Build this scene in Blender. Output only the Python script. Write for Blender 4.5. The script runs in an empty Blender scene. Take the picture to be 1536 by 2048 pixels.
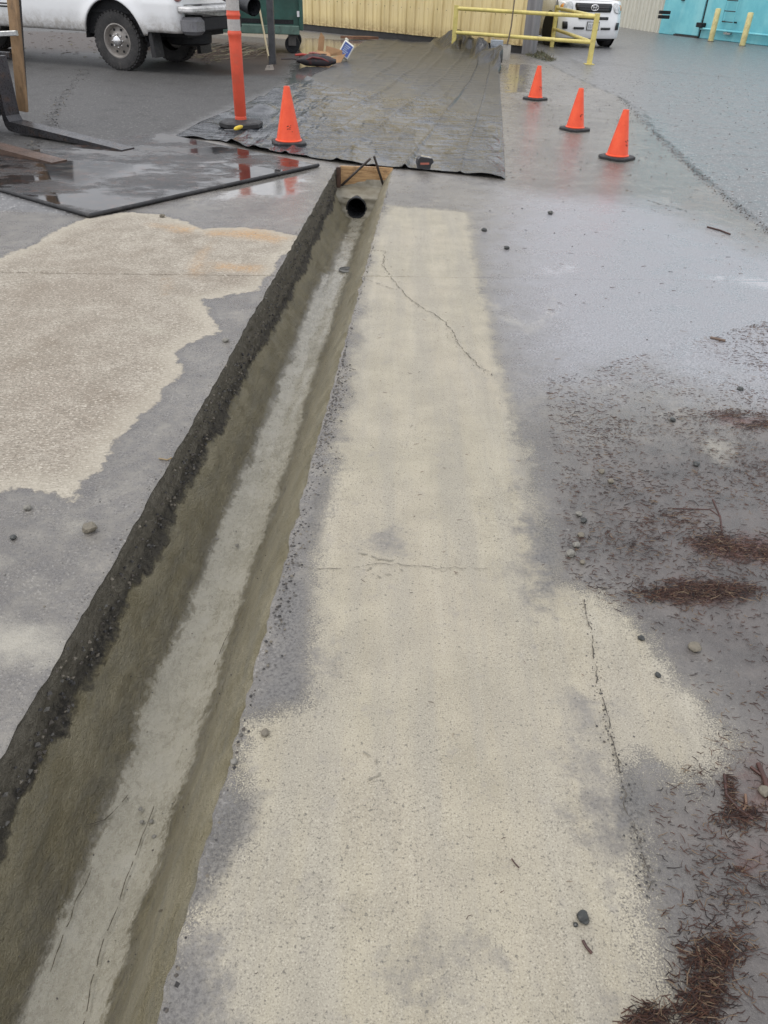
import bpy, math, random
import numpy as np
from mathutils import Vector, Matrix, noise, geometry
R = math.radians
random.seed(7); rng = np.random.default_rng(7)
sc = bpy.context.scene
col = sc.collection

# ------------------------------------------------------------------ camera, sky, sun, exposure
PITCH, ROLL, HCAM, FPX = 36.2, 2.3, 1.5, 1479.0
_p, _r = R(PITCH), R(ROLL)
FW = Vector((0, math.cos(_p), -math.sin(_p))); RT0 = Vector((1, 0, 0)); UP0 = RT0.cross(FW)
RTv = RT0 * math.cos(_r) + UP0 * math.sin(_r); UPv = -RT0 * math.sin(_r) + UP0 * math.cos(_r)
cd = bpy.data.cameras.new('camera'); cam = bpy.data.objects.new('camera', cd); col.objects.link(cam)
cd.sensor_fit = 'VERTICAL'; cd.sensor_height = 36.0; cd.lens = 36.0 * FPX / 2048.0
cd.clip_start = 0.05; cd.clip_end = 1000
M = Matrix((RTv, UPv, -FW)).transposed().to_4x4(); M.translation = Vector((0, 0, HCAM)); cam.matrix_world = M
sc.camera = cam

SUN_EL, SUN_AZ = 62, 250          # azimuth the light comes from, clockwise from +Y
w = bpy.data.worlds.new('World'); sc.world = w; w.use_nodes = True
wt = w.node_tree; wt.nodes.clear()
wo = wt.nodes.new('ShaderNodeOutputWorld'); bg = wt.nodes.new('ShaderNodeBackground')
sky = wt.nodes.new('ShaderNodeTexSky'); sky.sky_type = 'NISHITA'; sky.sun_disc = False
sky.sun_elevation = R(SUN_EL); sky.sun_rotation = R(SUN_AZ); sky.air_density = 1.0; sky.dust_density = 3.0
mx = wt.nodes.new('ShaderNodeMix'); mx.data_type = 'RGBA'; mx.inputs[0].default_value = 0.85
mx.inputs[7].default_value = (9.0, 9.1, 9.45, 1)                     # even overcast cloud layer
wt.links.new(sky.outputs[0], mx.inputs[6]); wt.links.new(mx.outputs[2], bg.inputs[0])
bg.inputs[1].default_value = 0.10; wt.links.new(bg.outputs[0], wo.inputs[0])
sd = bpy.data.lights.new('sun', 'SUN'); sd.energy = 0.7; sd.angle = R(25); sd.color = (1, .965, .91)
sun = bpy.data.objects.new('sun', sd); col.objects.link(sun)
_az = R(SUN_AZ); _d = Vector((math.sin(_az) * math.cos(R(SUN_EL)), math.cos(_az) * math.cos(R(SUN_EL)), math.sin(R(SUN_EL))))
sun.rotation_euler = _d.to_track_quat('Z', 'Y').to_euler()
vs = sc.view_settings; vs.view_transform = 'Standard'; vs.look = 'None'; vs.gamma = 1; vs.use_curve_mapping = False
vs.exposure = 0.54

# ------------------------------------------------------------------ survey helpers (real positions measured from the photograph)
def ray(px, py): return FW * FPX + RTv * (px - 768) - UPv * (py - 1024)
def G(px, py, z=0.0):
    d = ray(px, py); t = (z - HCAM) / d.z
    return Vector((d.x * t, d.y * t, z))
def AD(px, py, Y):
    d = ray(px, py); t = Y / d.y
    return Vector((d.x * t, Y, HCAM + d.z * t))

# ------------------------------------------------------------------ object helpers
def tag(o, label=None, cat=None, group=None, kind=None):
    if label: o['label'] = label
    if cat: o['category'] = cat
    if group: o['group'] = group
    if kind: o['kind'] = kind
    return o
def empty(name, loc=(0, 0, 0), rz=0.0, label=None, cat=None, group=None):
    o = bpy.data.objects.new(name, None); col.objects.link(o); o.location = loc; o.rotation_euler = (0, 0, rz)
    o.empty_display_size = .1
    return tag(o, label, cat, group)
def copy_tree(o, parent=None):
    c = o.copy(); col.objects.link(c)
    if parent: c.parent = parent
    for ch in list(o.children): copy_tree(ch, c)
    return c
class MB:
    def __init__(s): s.v = []; s.f = []
    def add(s, vs_, fs, M=None):
        k = len(s.v)
        s.v += [tuple(M @ Vector(p)) if M else tuple(p) for p in vs_]
        s.f += [tuple(i + k for i in f) for f in fs]; return s
    def box(s, x0, x1, y0, y1, z0, z1, M=None, b=0.0):
        if b <= 0:
            vv = [(x, y, z) for x in (x0, x1) for y in (y0, y1) for z in (z0, z1)]
            return s.add(vv, [(0, 1, 3, 2), (4, 6, 7, 5), (0, 4, 5, 1), (2, 3, 7, 6), (0, 2, 6, 4), (1, 5, 7, 3)], M)
        ring = []
        for (z, i) in ((z0, b), (z0 + b, 0), (z1 - b, 0), (z1, b)):
            xa, xb, ya, yb = x0 + i, x1 - i, y0 + i, y1 - i; c = b if i == 0 else b * .4
            ring.append([(xa + c, ya, z), (xb - c, ya, z), (xb, ya + c, z), (xb, yb - c, z), (xb - c, yb, z), (xa + c, yb, z), (xa, yb - c, z), (xa, ya + c, z)])
        return s.rings(ring, M, True)
    def rings(s, rs, M=None, caps=True, closed=True):
        n = len(rs[0]); vv = [p for r_ in rs for p in r_]; ff = []
        for a in range(len(rs) - 1):
            for i in range(n if closed else n - 1):
                j = (i + 1) % n; ff.append((a * n + i, a * n + j, (a + 1) * n + j, (a + 1) * n + i))
        if caps: ff.append(tuple(range(n))[::-1]); ff.append(tuple((len(rs) - 1) * n + i for i in range(n)))
        return s.add(vv, ff, M)
    def lathe(s, prof, seg=24, M=None, caps=True):
        return s.rings([[(r_ * math.cos(2 * math.pi * i / seg), r_ * math.sin(2 * math.pi * i / seg), z) for i in range(seg)] for r_, z in prof], M, caps)
    def tube(s, pts, r, seg=10, M=None, caps=True):
        pts = [Vector(p) for p in pts]; rs = []; n = len(pts)
        for i, p in enumerate(pts):
            t = (pts[min(i + 1, n - 1)] - pts[max(i - 1, 0)]).normalized()
            a = t.cross(Vector((0, 0, 1)) if abs(t.z) < .9 else Vector((1, 0, 0))).normalized(); b = t.cross(a)
            rr = r[i] if isinstance(r, (list, tuple)) else r
            rs.append([tuple(p + a * rr * math.cos(2 * math.pi * k / seg) + b * rr * math.sin(2 * math.pi * k / seg)) for k in range(seg)])
        return s.rings(rs, M, caps)
    def bar(s, p0, p1, w_, h_, up=(0, 0, 1), w1=None, h1=None):
        p0 = Vector(p0); p1 = Vector(p1); t = (p1 - p0).normalized(); up = Vector(up)
        a = t.cross(up)
        if a.length < 1e-4: a = t.cross(Vector((0, 1, 0)))
        a.normalize(); b = a.cross(t); w1 = w1 or w_; h1 = h1 or h_
        def rg(p, w2, h2):
            c = min(w2, h2) * .12
            return [tuple(p + a * x + b * y) for x, y in ((-w2 / 2 + c, -h2 / 2), (w2 / 2 - c, -h2 / 2), (w2 / 2, -h2 / 2 + c), (w2 / 2, h2 / 2 - c), (w2 / 2 - c, h2 / 2), (-w2 / 2 + c, h2 / 2), (-w2 / 2, h2 / 2 - c), (-w2 / 2, -h2 / 2 + c))]
        return s.rings([rg(p0, w_, h_), rg(p1, w1, h1)])
    def prism(s, outline, off, M=None):
        n = len(outline); a = [Vector(p) for p in outline]; off = Vector(off)
        vv = a + [p + off for p in a]
        ff = [tuple(range(n)), tuple(range(2 * n - 1, n - 1, -1))] + [(i, i + n, (i + 1) % n + n, (i + 1) % n) for i in range(n)]
        return s.add(vv, ff, M)
    def build(s, name, mat, parent=None, smooth=0, loc=None):
        me = bpy.data.meshes.new(name); me.from_pydata(s.v, [], s.f)
        import bmesh
        b = bmesh.new(); b.from_mesh(me); bmesh.ops.recalc_face_normals(b, faces=b.faces); b.to_mesh(me); b.free()
        me.materials.append(mat); o = bpy.data.objects.new(name, me); col.objects.link(o)
        if smooth:
            me.polygons.foreach_set('use_smooth', [True] * len(me.polygons)); me.set_sharp_from_angle(angle=R(smooth))
        if parent: o.parent = parent
        if loc: o.location = loc
        return o
def grid_mesh(name, P, mat, mask=None, attrs=None, smooth=True, uv=None, parent=None, material2=None):
    """P: (a,b,3) array; mask (a-1,b-1) True keeps the face"""
    a, b, _ = P.shape
    idx = np.arange(a * b).reshape(a, b)
    q = np.stack([idx[:-1, :-1], idx[:-1, 1:], idx[1:, 1:], idx[1:, :-1]], -1).reshape(-1, 4)
    if mask is not None: q = q[mask.reshape(-1)]
    me = bpy.data.meshes.new(name); nf = len(q)
    me.vertices.add(a * b); me.vertices.foreach_set('co', P.reshape(-1).astype(np.float32))
    me.loops.add(nf * 4); me.loops.foreach_set('vertex_index', q.reshape(-1).astype(np.int32))
    me.polygons.add(nf); me.polygons.foreach_set('loop_start', (np.arange(nf) * 4).astype(np.int32))
    me.polygons.foreach_set('use_smooth', np.full(nf, smooth))
    me.update(calc_edges=True)
    for k, v in (attrs or {}).items():
        at = me.attributes.new(k, 'FLOAT', 'POINT'); at.data.foreach_set('value', np.asarray(v, dtype=np.float32).reshape(-1))
    if uv is not None:
        ul = me.uv_layers.new(name='UVMap'); ul.data.foreach_set('uv', uv.reshape(-1, 2)[q.reshape(-1)].astype(np.float32).reshape(-1))
    me.validate(); me.materials.append(mat)
    o = bpy.data.objects.new(name, me); col.objects.link(o)
    if parent: o.parent = parent
    return o

# ------------------------------------------------------------------ material helpers
class NB:
    def __init__(s, name):
        s.m = bpy.data.materials.new(name); s.m.use_nodes = True; s.t = s.m.node_tree; s.t.nodes.clear()
        s.out = s.n('ShaderNodeOutputMaterial'); s.b = s.n('ShaderNodeBsdfPrincipled'); s.l(s.b.outputs[0], s.out.inputs[0])
        s.tc = s.n('ShaderNodeTexCoord')
    def n(s, t): return s.t.nodes.new(t)
    def l(s, a, b): s.t.links.new(a, b)
    def set(s, inp, v):
        if hasattr(v, 'is_output'): s.l(v, inp)
        elif isinstance(v, tuple) and len(v) == 3 and inp.type == 'RGBA': inp.default_value = (*v, 1)
        else: inp.default_value = v
    def co(s, kind='Object', scale=(1, 1, 1), rot=(0, 0, 0)):
        mp = s.n('ShaderNodeMapping'); mp.inputs['Scale'].default_value = scale; mp.inputs['Rotation'].default_value = rot
        s.l(s.tc.outputs[kind], mp.inputs[0]); return mp.outputs[0]
    def noise(s, scale, detail=4, rough=.6, v=None, dist=0.0):
        k = s.n('ShaderNodeTexNoise'); k.inputs['Scale'].default_value = scale; k.inputs['Detail'].default_value = detail
        k.inputs['Roughness'].default_value = rough; k.inputs['Distortion'].default_value = dist
        s.l(v if v is not None else s.tc.outputs['Object'], k.inputs['Vector']); return k.outputs[0]
    def vor(s, scale, v=None, feature='F1', out=0):
        k = s.n('ShaderNodeTexVoronoi'); k.feature = feature; k.inputs['Scale'].default_value = scale
        s.l(v if v is not None else s.tc.outputs['Object'], k.inputs['Vector']); return k.outputs[out]
    def mr(s, x, a, b, c=0., d=1., smooth=True):
        k = s.n('ShaderNodeMapRange'); k.interpolation_type = 'SMOOTHSTEP' if smooth else 'LINEAR'
        s.set(k.inputs[0], x); k.inputs[1].default_value = a; k.inputs[2].default_value = b; k.inputs[3].default_value = c; k.inputs[4].default_value = d
        return k.outputs[0]
    def math(s, op, a, b=0., c=None):
        k = s.n('ShaderNodeMath'); k.operation = op; s.set(k.inputs[0], a); s.set(k.inputs[1], b)
        if c is not None: s.set(k.inputs[2], c)
        return k.outputs[0]
    def mix(s, f, a, b):
        k = s.n('ShaderNodeMix'); k.data_type = 'RGBA'; s.set(k.inputs[0], f); s.set(k.inputs[6], a); s.set(k.inputs[7], b); return k.outputs[2]
    def mul(s, f, a, b):
        k = s.n('ShaderNodeMix'); k.data_type = 'RGBA'; k.blend_type = 'MULTIPLY'; s.set(k.inputs[0], f); s.set(k.inputs[6], a); s.set(k.inputs[7], b); return k.outputs[2]
    def mixf(s, f, a, b):
        k = s.n('ShaderNodeMix'); k.data_type = 'FLOAT'; s.set(k.inputs[0], f); s.set(k.inputs[2], a); s.set(k.inputs[3], b); return k.outputs[0]
    def attr(s, name):
        k = s.n('ShaderNodeAttribute'); k.attribute_name = name; return k.outputs['Fac']
    def bump(s, h, dist, strength=1.0, nrm=None):
        k = s.n('ShaderNodeBump'); k.inputs['Distance'].default_value = dist; s.set(k.inputs['Strength'], strength)
        s.set(k.inputs['Height'], h)
        if nrm is not None: s.l(nrm, k.inputs['Normal'])
        return k.outputs[0]
    def done(s, color=None, rough=None, metal=None, normal=None, spec=None, coat=None):
        if color is not None: s.set(s.b.inputs['Base Color'], color)
        if rough is not None: s.set(s.b.inputs['Roughness'], rough)
        if metal is not None: s.set(s.b.inputs['Metallic'], metal)
        if normal is not None: s.set(s.b.inputs['Normal'], normal)
        if spec is not None: s.set(s.b.inputs['Specular IOR Level'], spec)
        if coat is not None: s.set(s.b.inputs['Coat Weight'], coat); s.b.inputs['Coat Roughness'].default_value = .08
        return s.m
def simple(name, c, rough=.5, metal=0., var=.25, scale=6., dirt=None, dirt_amt=.5, bump=.002, bscale=60., coat=0., stretch=(1, 1, 1), rvar=.15):
    k = NB(name); v = k.co(scale=stretch)
    n1 = k.noise(scale, 6, .65, v); n2 = k.noise(bscale, 3, .6, v)
    lo = tuple(x * (1 - var) for x in c); hi = tuple(min(1, x * (1 + var * .6)) for x in c)
    cc = k.mix(k.mr(n1, .3, .7), lo, hi)
    if dirt is not None: cc = k.mix(k.mr(k.noise(scale * 1.7, 8, .75, v), .5, .72, 0, dirt_amt), cc, dirt)
    return k.done(cc, k.mr(n2, .3, .7, max(.02, rough - rvar), min(1, rough + rvar)), metal, k.bump(k.math('ADD', n2, k.math('MULTIPLY', n1, .5)), bump, .6), coat=coat)

# ------------------------------------------------------------------ ground frame: t along the trench, n across it
U = Vector((.04485, .99899, 0)); N = Vector((.99899, -.04485, 0)); SK = -0.128       # rows are skewed like the slab joint
SCL = 1.5 / 1.45
NL, NR = -.878 * SCL, -.372 * SCL
T_END = 7.62
def TN(p): n = p.dot(N); return p.dot(U) - SK * n * -1 * -1, n
# joint line through measured points
jA, jB = G(0, 545), G(1536, 562)
_nA, _sA, _nB, _sB = jA.dot(N), jA.dot(U), jB.dot(N), jB.dot(U)
SK = (_sB - _sA) / (_nB - _nA); TJ = _sA - SK * _nA
def sdf(X, Y, poly):
    """signed distance (m), positive inside; arrays of any shape"""
    P = [(p.x, p.y) for p in poly]; d = np.full(X.shape, 1e9); ins = np.zeros(X.shape, bool)
    for (x0, y0), (x1, y1) in zip(P, P[1:] + P[:1]):
        ex, ey = x1 - x0, y1 - y0; L2 = ex * ex + ey * ey + 1e-12
        t = np.clip(((X - x0) * ex + (Y - y0) * ey) / L2, 0, 1)
        d = np.minimum(d, np.hypot(X - x0 - t * ex, Y - y0 - t * ey))
        if abs(ey) > 1e-12:
            c = ((y0 > Y) != (y1 > Y)) & (X < ex * (Y - y0) / ey + x0); ins ^= c
    return np.clip(np.where(ins, d, -d), -1.5, 1.5)
def sdl(X, Y, line, halfw):
    P = [(p.x, p.y) for p in line]; d = np.full(X.shape, 1e9)
    for (x0, y0), (x1, y1) in zip(P, P[1:]):
        ex, ey = x1 - x0, y1 - y0; L2 = ex * ex + ey * ey + 1e-12
        t = np.clip(((X - x0) * ex + (Y - y0) * ey) / L2, 0, 1)
        d = np.minimum(d, np.hypot(X - x0 - t * ex, Y - y0 - t * ey))
    return np.clip(halfw - d, -1.5, 1.5)
def pl(*pts): return [G(*p) for p in pts]

# ------------------------------------------------------------------ materials: ground
def ground_material():
    k = NB('yard_surface'); ob = k.tc.outputs['Object']
    big = k.noise(.9, 5, .6); mid = k.noise(6, 6, .65); fine = k.noise(45, 5, .7); grain = k.noise(260, 3, .7); grain2 = k.noise(110, 3, .6)
    edge = k.math('SUBTRACT', k.noise(5, 9, .68), .5); edge_f = k.math('SUBTRACT', k.noise(22, 6, .7), .5)
    gcen = k.math('SUBTRACT', grain, .5)
    def mask(a, amp, lo, hi, amp2=0.05, g=0.0):
        x = k.math('ADD', k.attr(a), k.math('MULTIPLY', edge, amp)); x = k.math('ADD', x, k.math('MULTIPLY', edge_f, amp2))
        if g: x = k.math('ADD', x, k.math('MULTIPLY', gcen, g))
        return k.mr(x, lo, hi)
    # damp concrete
    c = k.mix(k.mr(big, .35, .65), (.125, .115, .104), (.195, .181, .162))
    c = k.mix(k.mr(mid, .45, .7, 0, .6), c, (.25, .232, .20))
    c = k.mix(k.mr(k.noise(2.2, 6, .7, dist=.6), .56, .70, 0, .55), c, (.33, .30, .25))
    c = k.mix(k.mr(k.noise(17, 7, .8), .54, .44, 0, .45), c, (.10, .095, .095))
    # pale cement specks and dark pores
    c = k.mix(k.math('MULTIPLY', k.mr(grain2, .55, .67), k.mr(k.noise(4, 5, .7), .40, .62, .15, .6)), c, (.38, .36, .33)); c = k.mix(k.mr(k.noise(70, 4, .8), .58, .70, 0, .35), c, (.075, .07, .066)); c = k.mix(k.mr(grain2, .40, .30, 0, .6), c, (.045, .043, .043))
    # asphalt beyond the slab
    sp = k.vor(34); sp2 = k.vor(90); asp = k.mix(k.mr(grain2, .4, .6), k.mix(k.mr(mid, .3, .7), (.070, .070, .073), (.125, .124, .126)), (.19, .188, .19)); asp = k.mix(k.mr(sp2, .16, .26, .7, 0), asp, (.30, .295, .29)); asp = k.mix(k.mr(sp, .18, .26, .9, 0), asp, (.50, .495, .48)); asp = k.mix(k.mr(k.noise(20, 5, .85), .46, .36, 0, .7), asp, (.035, .035, .037))
    asp = k.mix(k.mr(k.noise(30, 5, .8), .62, .75, 0, .6), asp, (.17, .17, .165))
    m_bl = mask('painted_sheen', .7, -.35, .45, .25); c = k.mix(m_bl, c, k.mix(k.mr(grain2, .38, .62), (.20, .20, .215), (.335, .335, .355)))  # sky sheen on the right slab, painted in as lighter blue-grey
    m_as = mask('asphalt', .25, -.05, .05, .1); c = k.mix(m_as, c, asp)
    m_la = mask('yard_rough', .4, -.2, .2, .1); la = k.mix(k.mr(grain2, .4, .6), (.045, .044, .044), (.11, .108, .105)); la = k.mix(k.mr(k.noise(26, 4, .85), .57, .64, 0, .75), la, (.36, .355, .34)); la = k.mix(k.mr(k.noise(3, 6, .7), .5, .65, 0, .5), la, (.04, .038, .037)); c = k.mix(m_la, c, la)  # rough left yard, its colour darkened to stand for dark reflections
    # silt, tannin mud
    m_mud = mask('mud', .5, -.25, .3, .2); c = k.mix(k.math('MULTIPLY', m_mud, .9), c, k.mix(k.mr(mid, .35, .65), (.050, .043, .040), (.100, .086, .080)))
    m_red = mask('red', .25, -.05, .08, .15); c = k.mix(k.math('MULTIPLY', m_red, .85), c, k.mix(fine, (.075, .026, .020), (.16, .068, .055)))
    m_brown = mask('brown', .5, -.3, .3, .2); c = k.mix(k.math('MULTIPLY', m_brown, .8), c, k.mix(k.mr(fine, .35, .65), (.030, .020, .016), (.085, .060, .045)))  # brown mud, darkened to paint in the shade under the pickup
    # wet cement dust
    st = k.noise(3.2, 5, .6, k.co(scale=(2.6, .22, 1)))
    dust = k.mix(k.mr(mid, .3, .7), (.300, .268, .198), (.392, .352, .262))
    dust = k.mix(k.mr(big, .42, .62, 0, .4), dust, (.40, .352, .275))
    dust = k.mix(k.mr(st, .40, .62, 0, .5), dust, (.285, .265, .225)); dust = k.mix(k.mr(k.noise(5.5, 4, .6, k.co(scale=(2.4, .16, 1))), .52, .68, 0, .2), dust, (.48, .44, .35))
    dust = k.mix(k.mr(grain, .46, .33, 0, .8), dust, (.13, .115, .09)); dust = k.mix(k.mr(grain, .56, .66, 0, .5), dust, (.56, .52, .42))
    dust = k.mix(k.mr(grain2, .41, .31, 0, .8), dust, (.11, .10, .08))
    dust = k.mix(k.mr(k.noise(13, 7, .7), .56, .70, 0, .45), dust, (.245, .225, .20))
    m_du = mask('dust', .20, -.035, .05, .12, .28)
    m_thin = mask('thin', .5, -.06, .10, .3); m_du = k.math('MULTIPLY', m_du, k.math('SUBTRACT', 1., k.math('MULTIPLY', m_thin, .78)))
    c = k.mix(m_du, c, dust)
    m_so = mask('soak', .14, -.045, .02, .08); c = k.mix(k.math('MULTIPLY', m_so, .85), c, k.mix(k.mr(grain2, .35, .6), (.070, .066, .064), (.145, .138, .130)))
    # dry concrete
    dry = k.mix(k.mr(mid, .3, .7), (.31, .275, .225), (.45, .41, .345))
    dry = k.mix(k.mr(big, .45, .65, 0, .5), dry, (.27, .225, .18))
    dry = k.mix(k.mr(grain2, .48, .36, 0, .85), dry, (.15, .125, .10)); dry = k.mix(k.mr(k.noise(24, 7, .8, k.co(scale=(1, 2.5, 1))), .54, .42, 0, .7), dry, (.215, .19, .155)); dry = k.mix(k.mr(k.noise(2.6, 6, .7), .52, .66, 0, .55), dry, (.22, .185, .145))
    dry = k.mix(k.mr(k.noise(60, 4, .7, k.co(scale=(1, 2.2, 1))), .53, .66, 0, .8), dry, (.66, .61, .52))
    dry = k.mix(k.mr(k.attr('dry'), .18, .0, 0, .45), dry, (.48, .44, .36))
    m_dry = mask('dry', .20, -.010, .010, .10); rim = mask('dry', .20, -.06, -.01, .10)
    c = k.mix(k.math('MULTIPLY', rim, .35), c, (.07, .065, .066)); c = k.mix(m_dry, c, dry)
    m_ru = mask('rust', .22, -.08, .12, .12); c = k.mix(k.math('MULTIPLY', m_ru, k.mr(fine, .35, .6, .15, .7)), c, (.50, .29, .12))
    m_pale = mask('pale', .22, -.05, .10, .12, .12); c = k.mix(k.math('MULTIPLY', m_pale, .6), c, (.47, .44, .36))
    m_moss = mask('moss', .4, -.1, .1, .3); c = k.mix(k.math('MULTIPLY', m_moss, .7), c, (.045, .05, .022))
    m_gap = mask('gap', .12, -.03, .05, .10, .25); c = k.mix(k.math('MULTIPLY', m_gap, k.mr(grain2, .42, .55)), c, (.028, .026, .026))
    m_pud = mask('puddle', .6, -.08, .14, .25)
    solid = k.math('MAXIMUM', m_dry, m_du)
    r = k.mr(k.math('ADD', k.math('MULTIPLY', mid, .5), k.math('MULTIPLY', grain2, .5)), .38, .62, .20, .48)
    r = k.mixf(m_as, r, k.mr(mid, .35, .65, .28, .44))
    r = k.mixf(m_la, r, .52)
    r = k.mixf(m_bl, r, k.mr(mid, .35, .65, .24, .40)); r = k.mixf(m_du, r, k.mr(st, .3, .7, .38, .54)); r = k.mixf(m_dry, r, .9); r = k.mixf(k.math('MULTIPLY', mask('gloss', .6, -.3, .3, .2), k.math('SUBTRACT', 1., solid)), r, k.mr(grain2, .35, .65, .10, .26)); r = k.mixf(m_pud, r, .06)
    h = k.math('ADD', k.math('MULTIPLY', grain2, .8), k.math('ADD', k.math('MULTIPLY', grain, .35), k.math('MULTIPLY', fine, .8)))
    hd = k.mixf(solid, h, k.math('ADD', k.math('MULTIPLY', grain, .6), k.math('MULTIPLY', fine, .4)))
    hd = k.math('SUBTRACT', hd, k.math('MULTIPLY', k.math('MULTIPLY', m_gap, .6), 1.6))
    st_ = k.mixf(m_pud, k.mixf(m_dry, k.mixf(m_du, k.mixf(m_as, .95, 1.0), .65), 1.0), .05)
    nrm = k.bump(hd, .0045, st_)
    return k.done(c, r, 0, nrm, k.mixf(m_dry, k.mixf(m_du, k.mixf(k.math('MAXIMUM', m_la, m_brown), .75, .20), .55), .2))
MAT_G = ground_material()

# ------------------------------------------------------------------ ground mesh (one sheet with the trench cut out of it)
def axis_t():
    a = list(np.arange(-1.2, 8.6, .04)); s_ = .05; x = a[-1]
    while x < 420: s_ *= 1.045 if x > 14 else 1.006; x += s_; a.append(x)
    a = [q for q in a if abs(q - TJ) > .03]
    a += [TJ - .02, TJ - .009, TJ - .004, TJ + .004, TJ + .009, TJ + .02]
    a += [T_END, T_END - .02]
    a += list(np.arange(.0, 7.6, .04) + .02)
    return np.array(sorted(a))
def axis_n():
    L = [NL, NL - .008, NL - .02]; x = NL - .02; s_ = .03
    while x > -300: x -= s_; s_ *= 1.02 if x > -5 else 1.15; L.append(x)
    Rr = [NR, NR + .008, NR + .02]; x = NR + .02; s_ = .03
    while x < 300: x += s_; s_ *= 1.02 if x < 5 else 1.15; Rr.append(x)
    mid_ = list(np.linspace(NL, NR, 8)[1:-1])
    return np.array(L[::-1] + mid_ + Rr), len(L) - 1, len(L) - 1 + len(mid_) + 1
ta, (na, iL, iR) = axis_t(), axis_n()
TT, NN = np.meshgrid(ta, na, indexing='ij')
def edge_noise(t, seed, a=.007): return a * (noise.noise(Vector((t * 9, seed, 0))) + .6 * noise.noise(Vector((t * 27, seed, 3))) + .15 * noise.noise(Vector((t * 1.7, seed, 6))))
wobL = np.array([edge_noise(t, 1.3, .008) for t in ta]); wobR = np.array([edge_noise(t, 5.1, .011) for t in ta])
NN[:, iL] += wobL; NN[:, iL - 1] += wobL * .5; NN[:, iR] += wobR; NN[:, iR + 1] += wobR * .5
SS = TT + SK * NN
GX = SS * U.x + NN * N.x; GY = SS * U.y + NN * N.y
GZ = np.zeros_like(GX)
fine = (TT > -1) & (TT < 9) & (abs(NN) < 6)
ii = np.argwhere(fine)
for a_, b_ in ii:
    GZ[a_, b_] = .0035 * noise.noise(Vector((GX[a_, b_] * 1.7, GY[a_, b_] * 1.7, 2)))
jr = [i for i, t in enumerate(ta) if abs(abs(t - TJ) - .004) < 1e-6]
for i in jr: GZ[i, :] -= .018 * np.where(NN[i] < NL + .01, 1.0, .10)
GZ[:, iL] -= .003; GZ[:, iR] -= .004
keep = np.ones((len(ta) - 1, len(na) - 1), bool)
ti = (ta[:-1] + ta[1:]) / 2
keep[np.ix_(ti < T_END, np.arange(iL, iR))] = False
A = {}
def both(*polys):
    v = np.full(GX.shape, -1.5)
    for p in polys: v = np.maximum(v, sdf(GX, GY, p))
    return v
def lines(hw, *ls):
    v = np.full(GX.shape, -1.5)
    for q in ls: v = np.maximum(v, sdl(GX, GY, q, hw))
    return v
A['dust'] = both(pl((775, 410), (860, 415), (940, 425), (958, 540), (985, 650), (1010, 780), (1048, 900), (1075, 1000), (1100, 1100), (1125, 1165), (1200, 1180), (1270, 1255), (1350, 1350), (1415, 1400), (1450, 1460),
        (1440, 1530), (1370, 1570), (1300, 1530), (1255, 1570), (1285, 1680), (1310, 1800), (1335, 1920), (1370, 2060), (1400, 2300), (200, 2300), (330, 2040), (375, 1850), (440, 1690), (465, 1600), (490, 1440), (600, 1400), (618, 1200), (628, 1080), (655, 960), (690, 820), (705, 700), (722, 600), (745, 480)),
     pl((465, 1480), (560, 1450), (520, 1640), (470, 1560), (450, 1600)))
A['thin'] = both(pl((1050, 930), (1075, 1000), (1125, 1180), (1080, 1230), (1040, 1120)), pl((1150, 1400), (1205, 1420), (1230, 1560), (1270, 1700), (1300, 1900), (1330, 2100), (1240, 2100), (1235, 1900), (1180, 1700)),
                 pl((560, 1180), (612, 1160), (615, 1390), (550, 1390)), pl((320, 1960), (420, 1880), (440, 2060), (310, 2060)),
                 pl((745, 1060), (790, 1065), (800, 1100), (760, 1110)), pl((800, 1930), (880, 1850), (930, 1900), (900, 2000)))
A['dry'] = both(pl((-300, 560), (0, 515), (60, 492), (130, 452), (180, 433), (262, 424), (330, 430), (400, 457), (485, 455), (560, 463), (604, 474), (590, 500), (556, 520), (545, 547), (520, 578), (470, 588), (402, 602), (425, 640), (432, 662), (388, 684), (352, 706),
        (362, 745), (312, 808), (272, 838), (215, 905), (195, 940), (152, 968), (142, 995), (82, 985), (50, 972), (0, 985), (-200, 1010), (-600, 900)))
A['rust'] = both(pl((400, 460), (520, 455), (590, 475), (560, 490), (470, 478), (410, 475)), pl((325, 555), (345, 552), (335, 590), (318, 590)), pl((420, 520), (530, 530), (520, 548), (420, 540)), pl((390, 505), (430, 480), (400, 560), (370, 550)), pl((290, 440), (400, 455), (380, 470), (300, 455))) - .04
A['asphalt'] = both(pl((1060, 112), (1160, 160), (1240, 195), (1310, 270), (1400, 355), (1536, 470), (2600, 1300), (3800, 600), (2600, 60), (1060, 40)),
                    pl((-800, 700), (-200, 520), (0, 420), (176, 430), (300, 380), (360, 275), (520, 200), (640, 145), (700, 100), (1060, 108), (1060, 30), (-1200, -20)))
A['mud'] = both(pl((1120, 900), (1536, 850), (2200, 900), (2600, 2400), (1420, 2400), (1350, 2048), (1310, 1800), (1290, 1600), (1460, 1450), (1290, 1270), (1130, 1150)))
A['red'] = both(pl((1452, 1545), (1500, 1525), (1600, 1530), (1700, 1640), (1600, 1700), (1500, 1640), (1455, 1590)), pl((1420, 1650), (1600, 1700), (1600, 1760), (1480, 1740)),
                pl((1290, 1190), (1350, 1150), (1500, 1170), (1480, 1215), (1310, 1215)), pl((1385, 1070), (1480, 1060), (1620, 1090), (1600, 1140), (1400, 1125)), pl((1410, 815), (1540, 835), (1560, 860), (1430, 850))) - .03
A['brown'] = both(pl((0, 60), (420, 75), (560, 90), (585, 120), (560, 150), (430, 150), (320, 100), (0, 110)))
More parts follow.
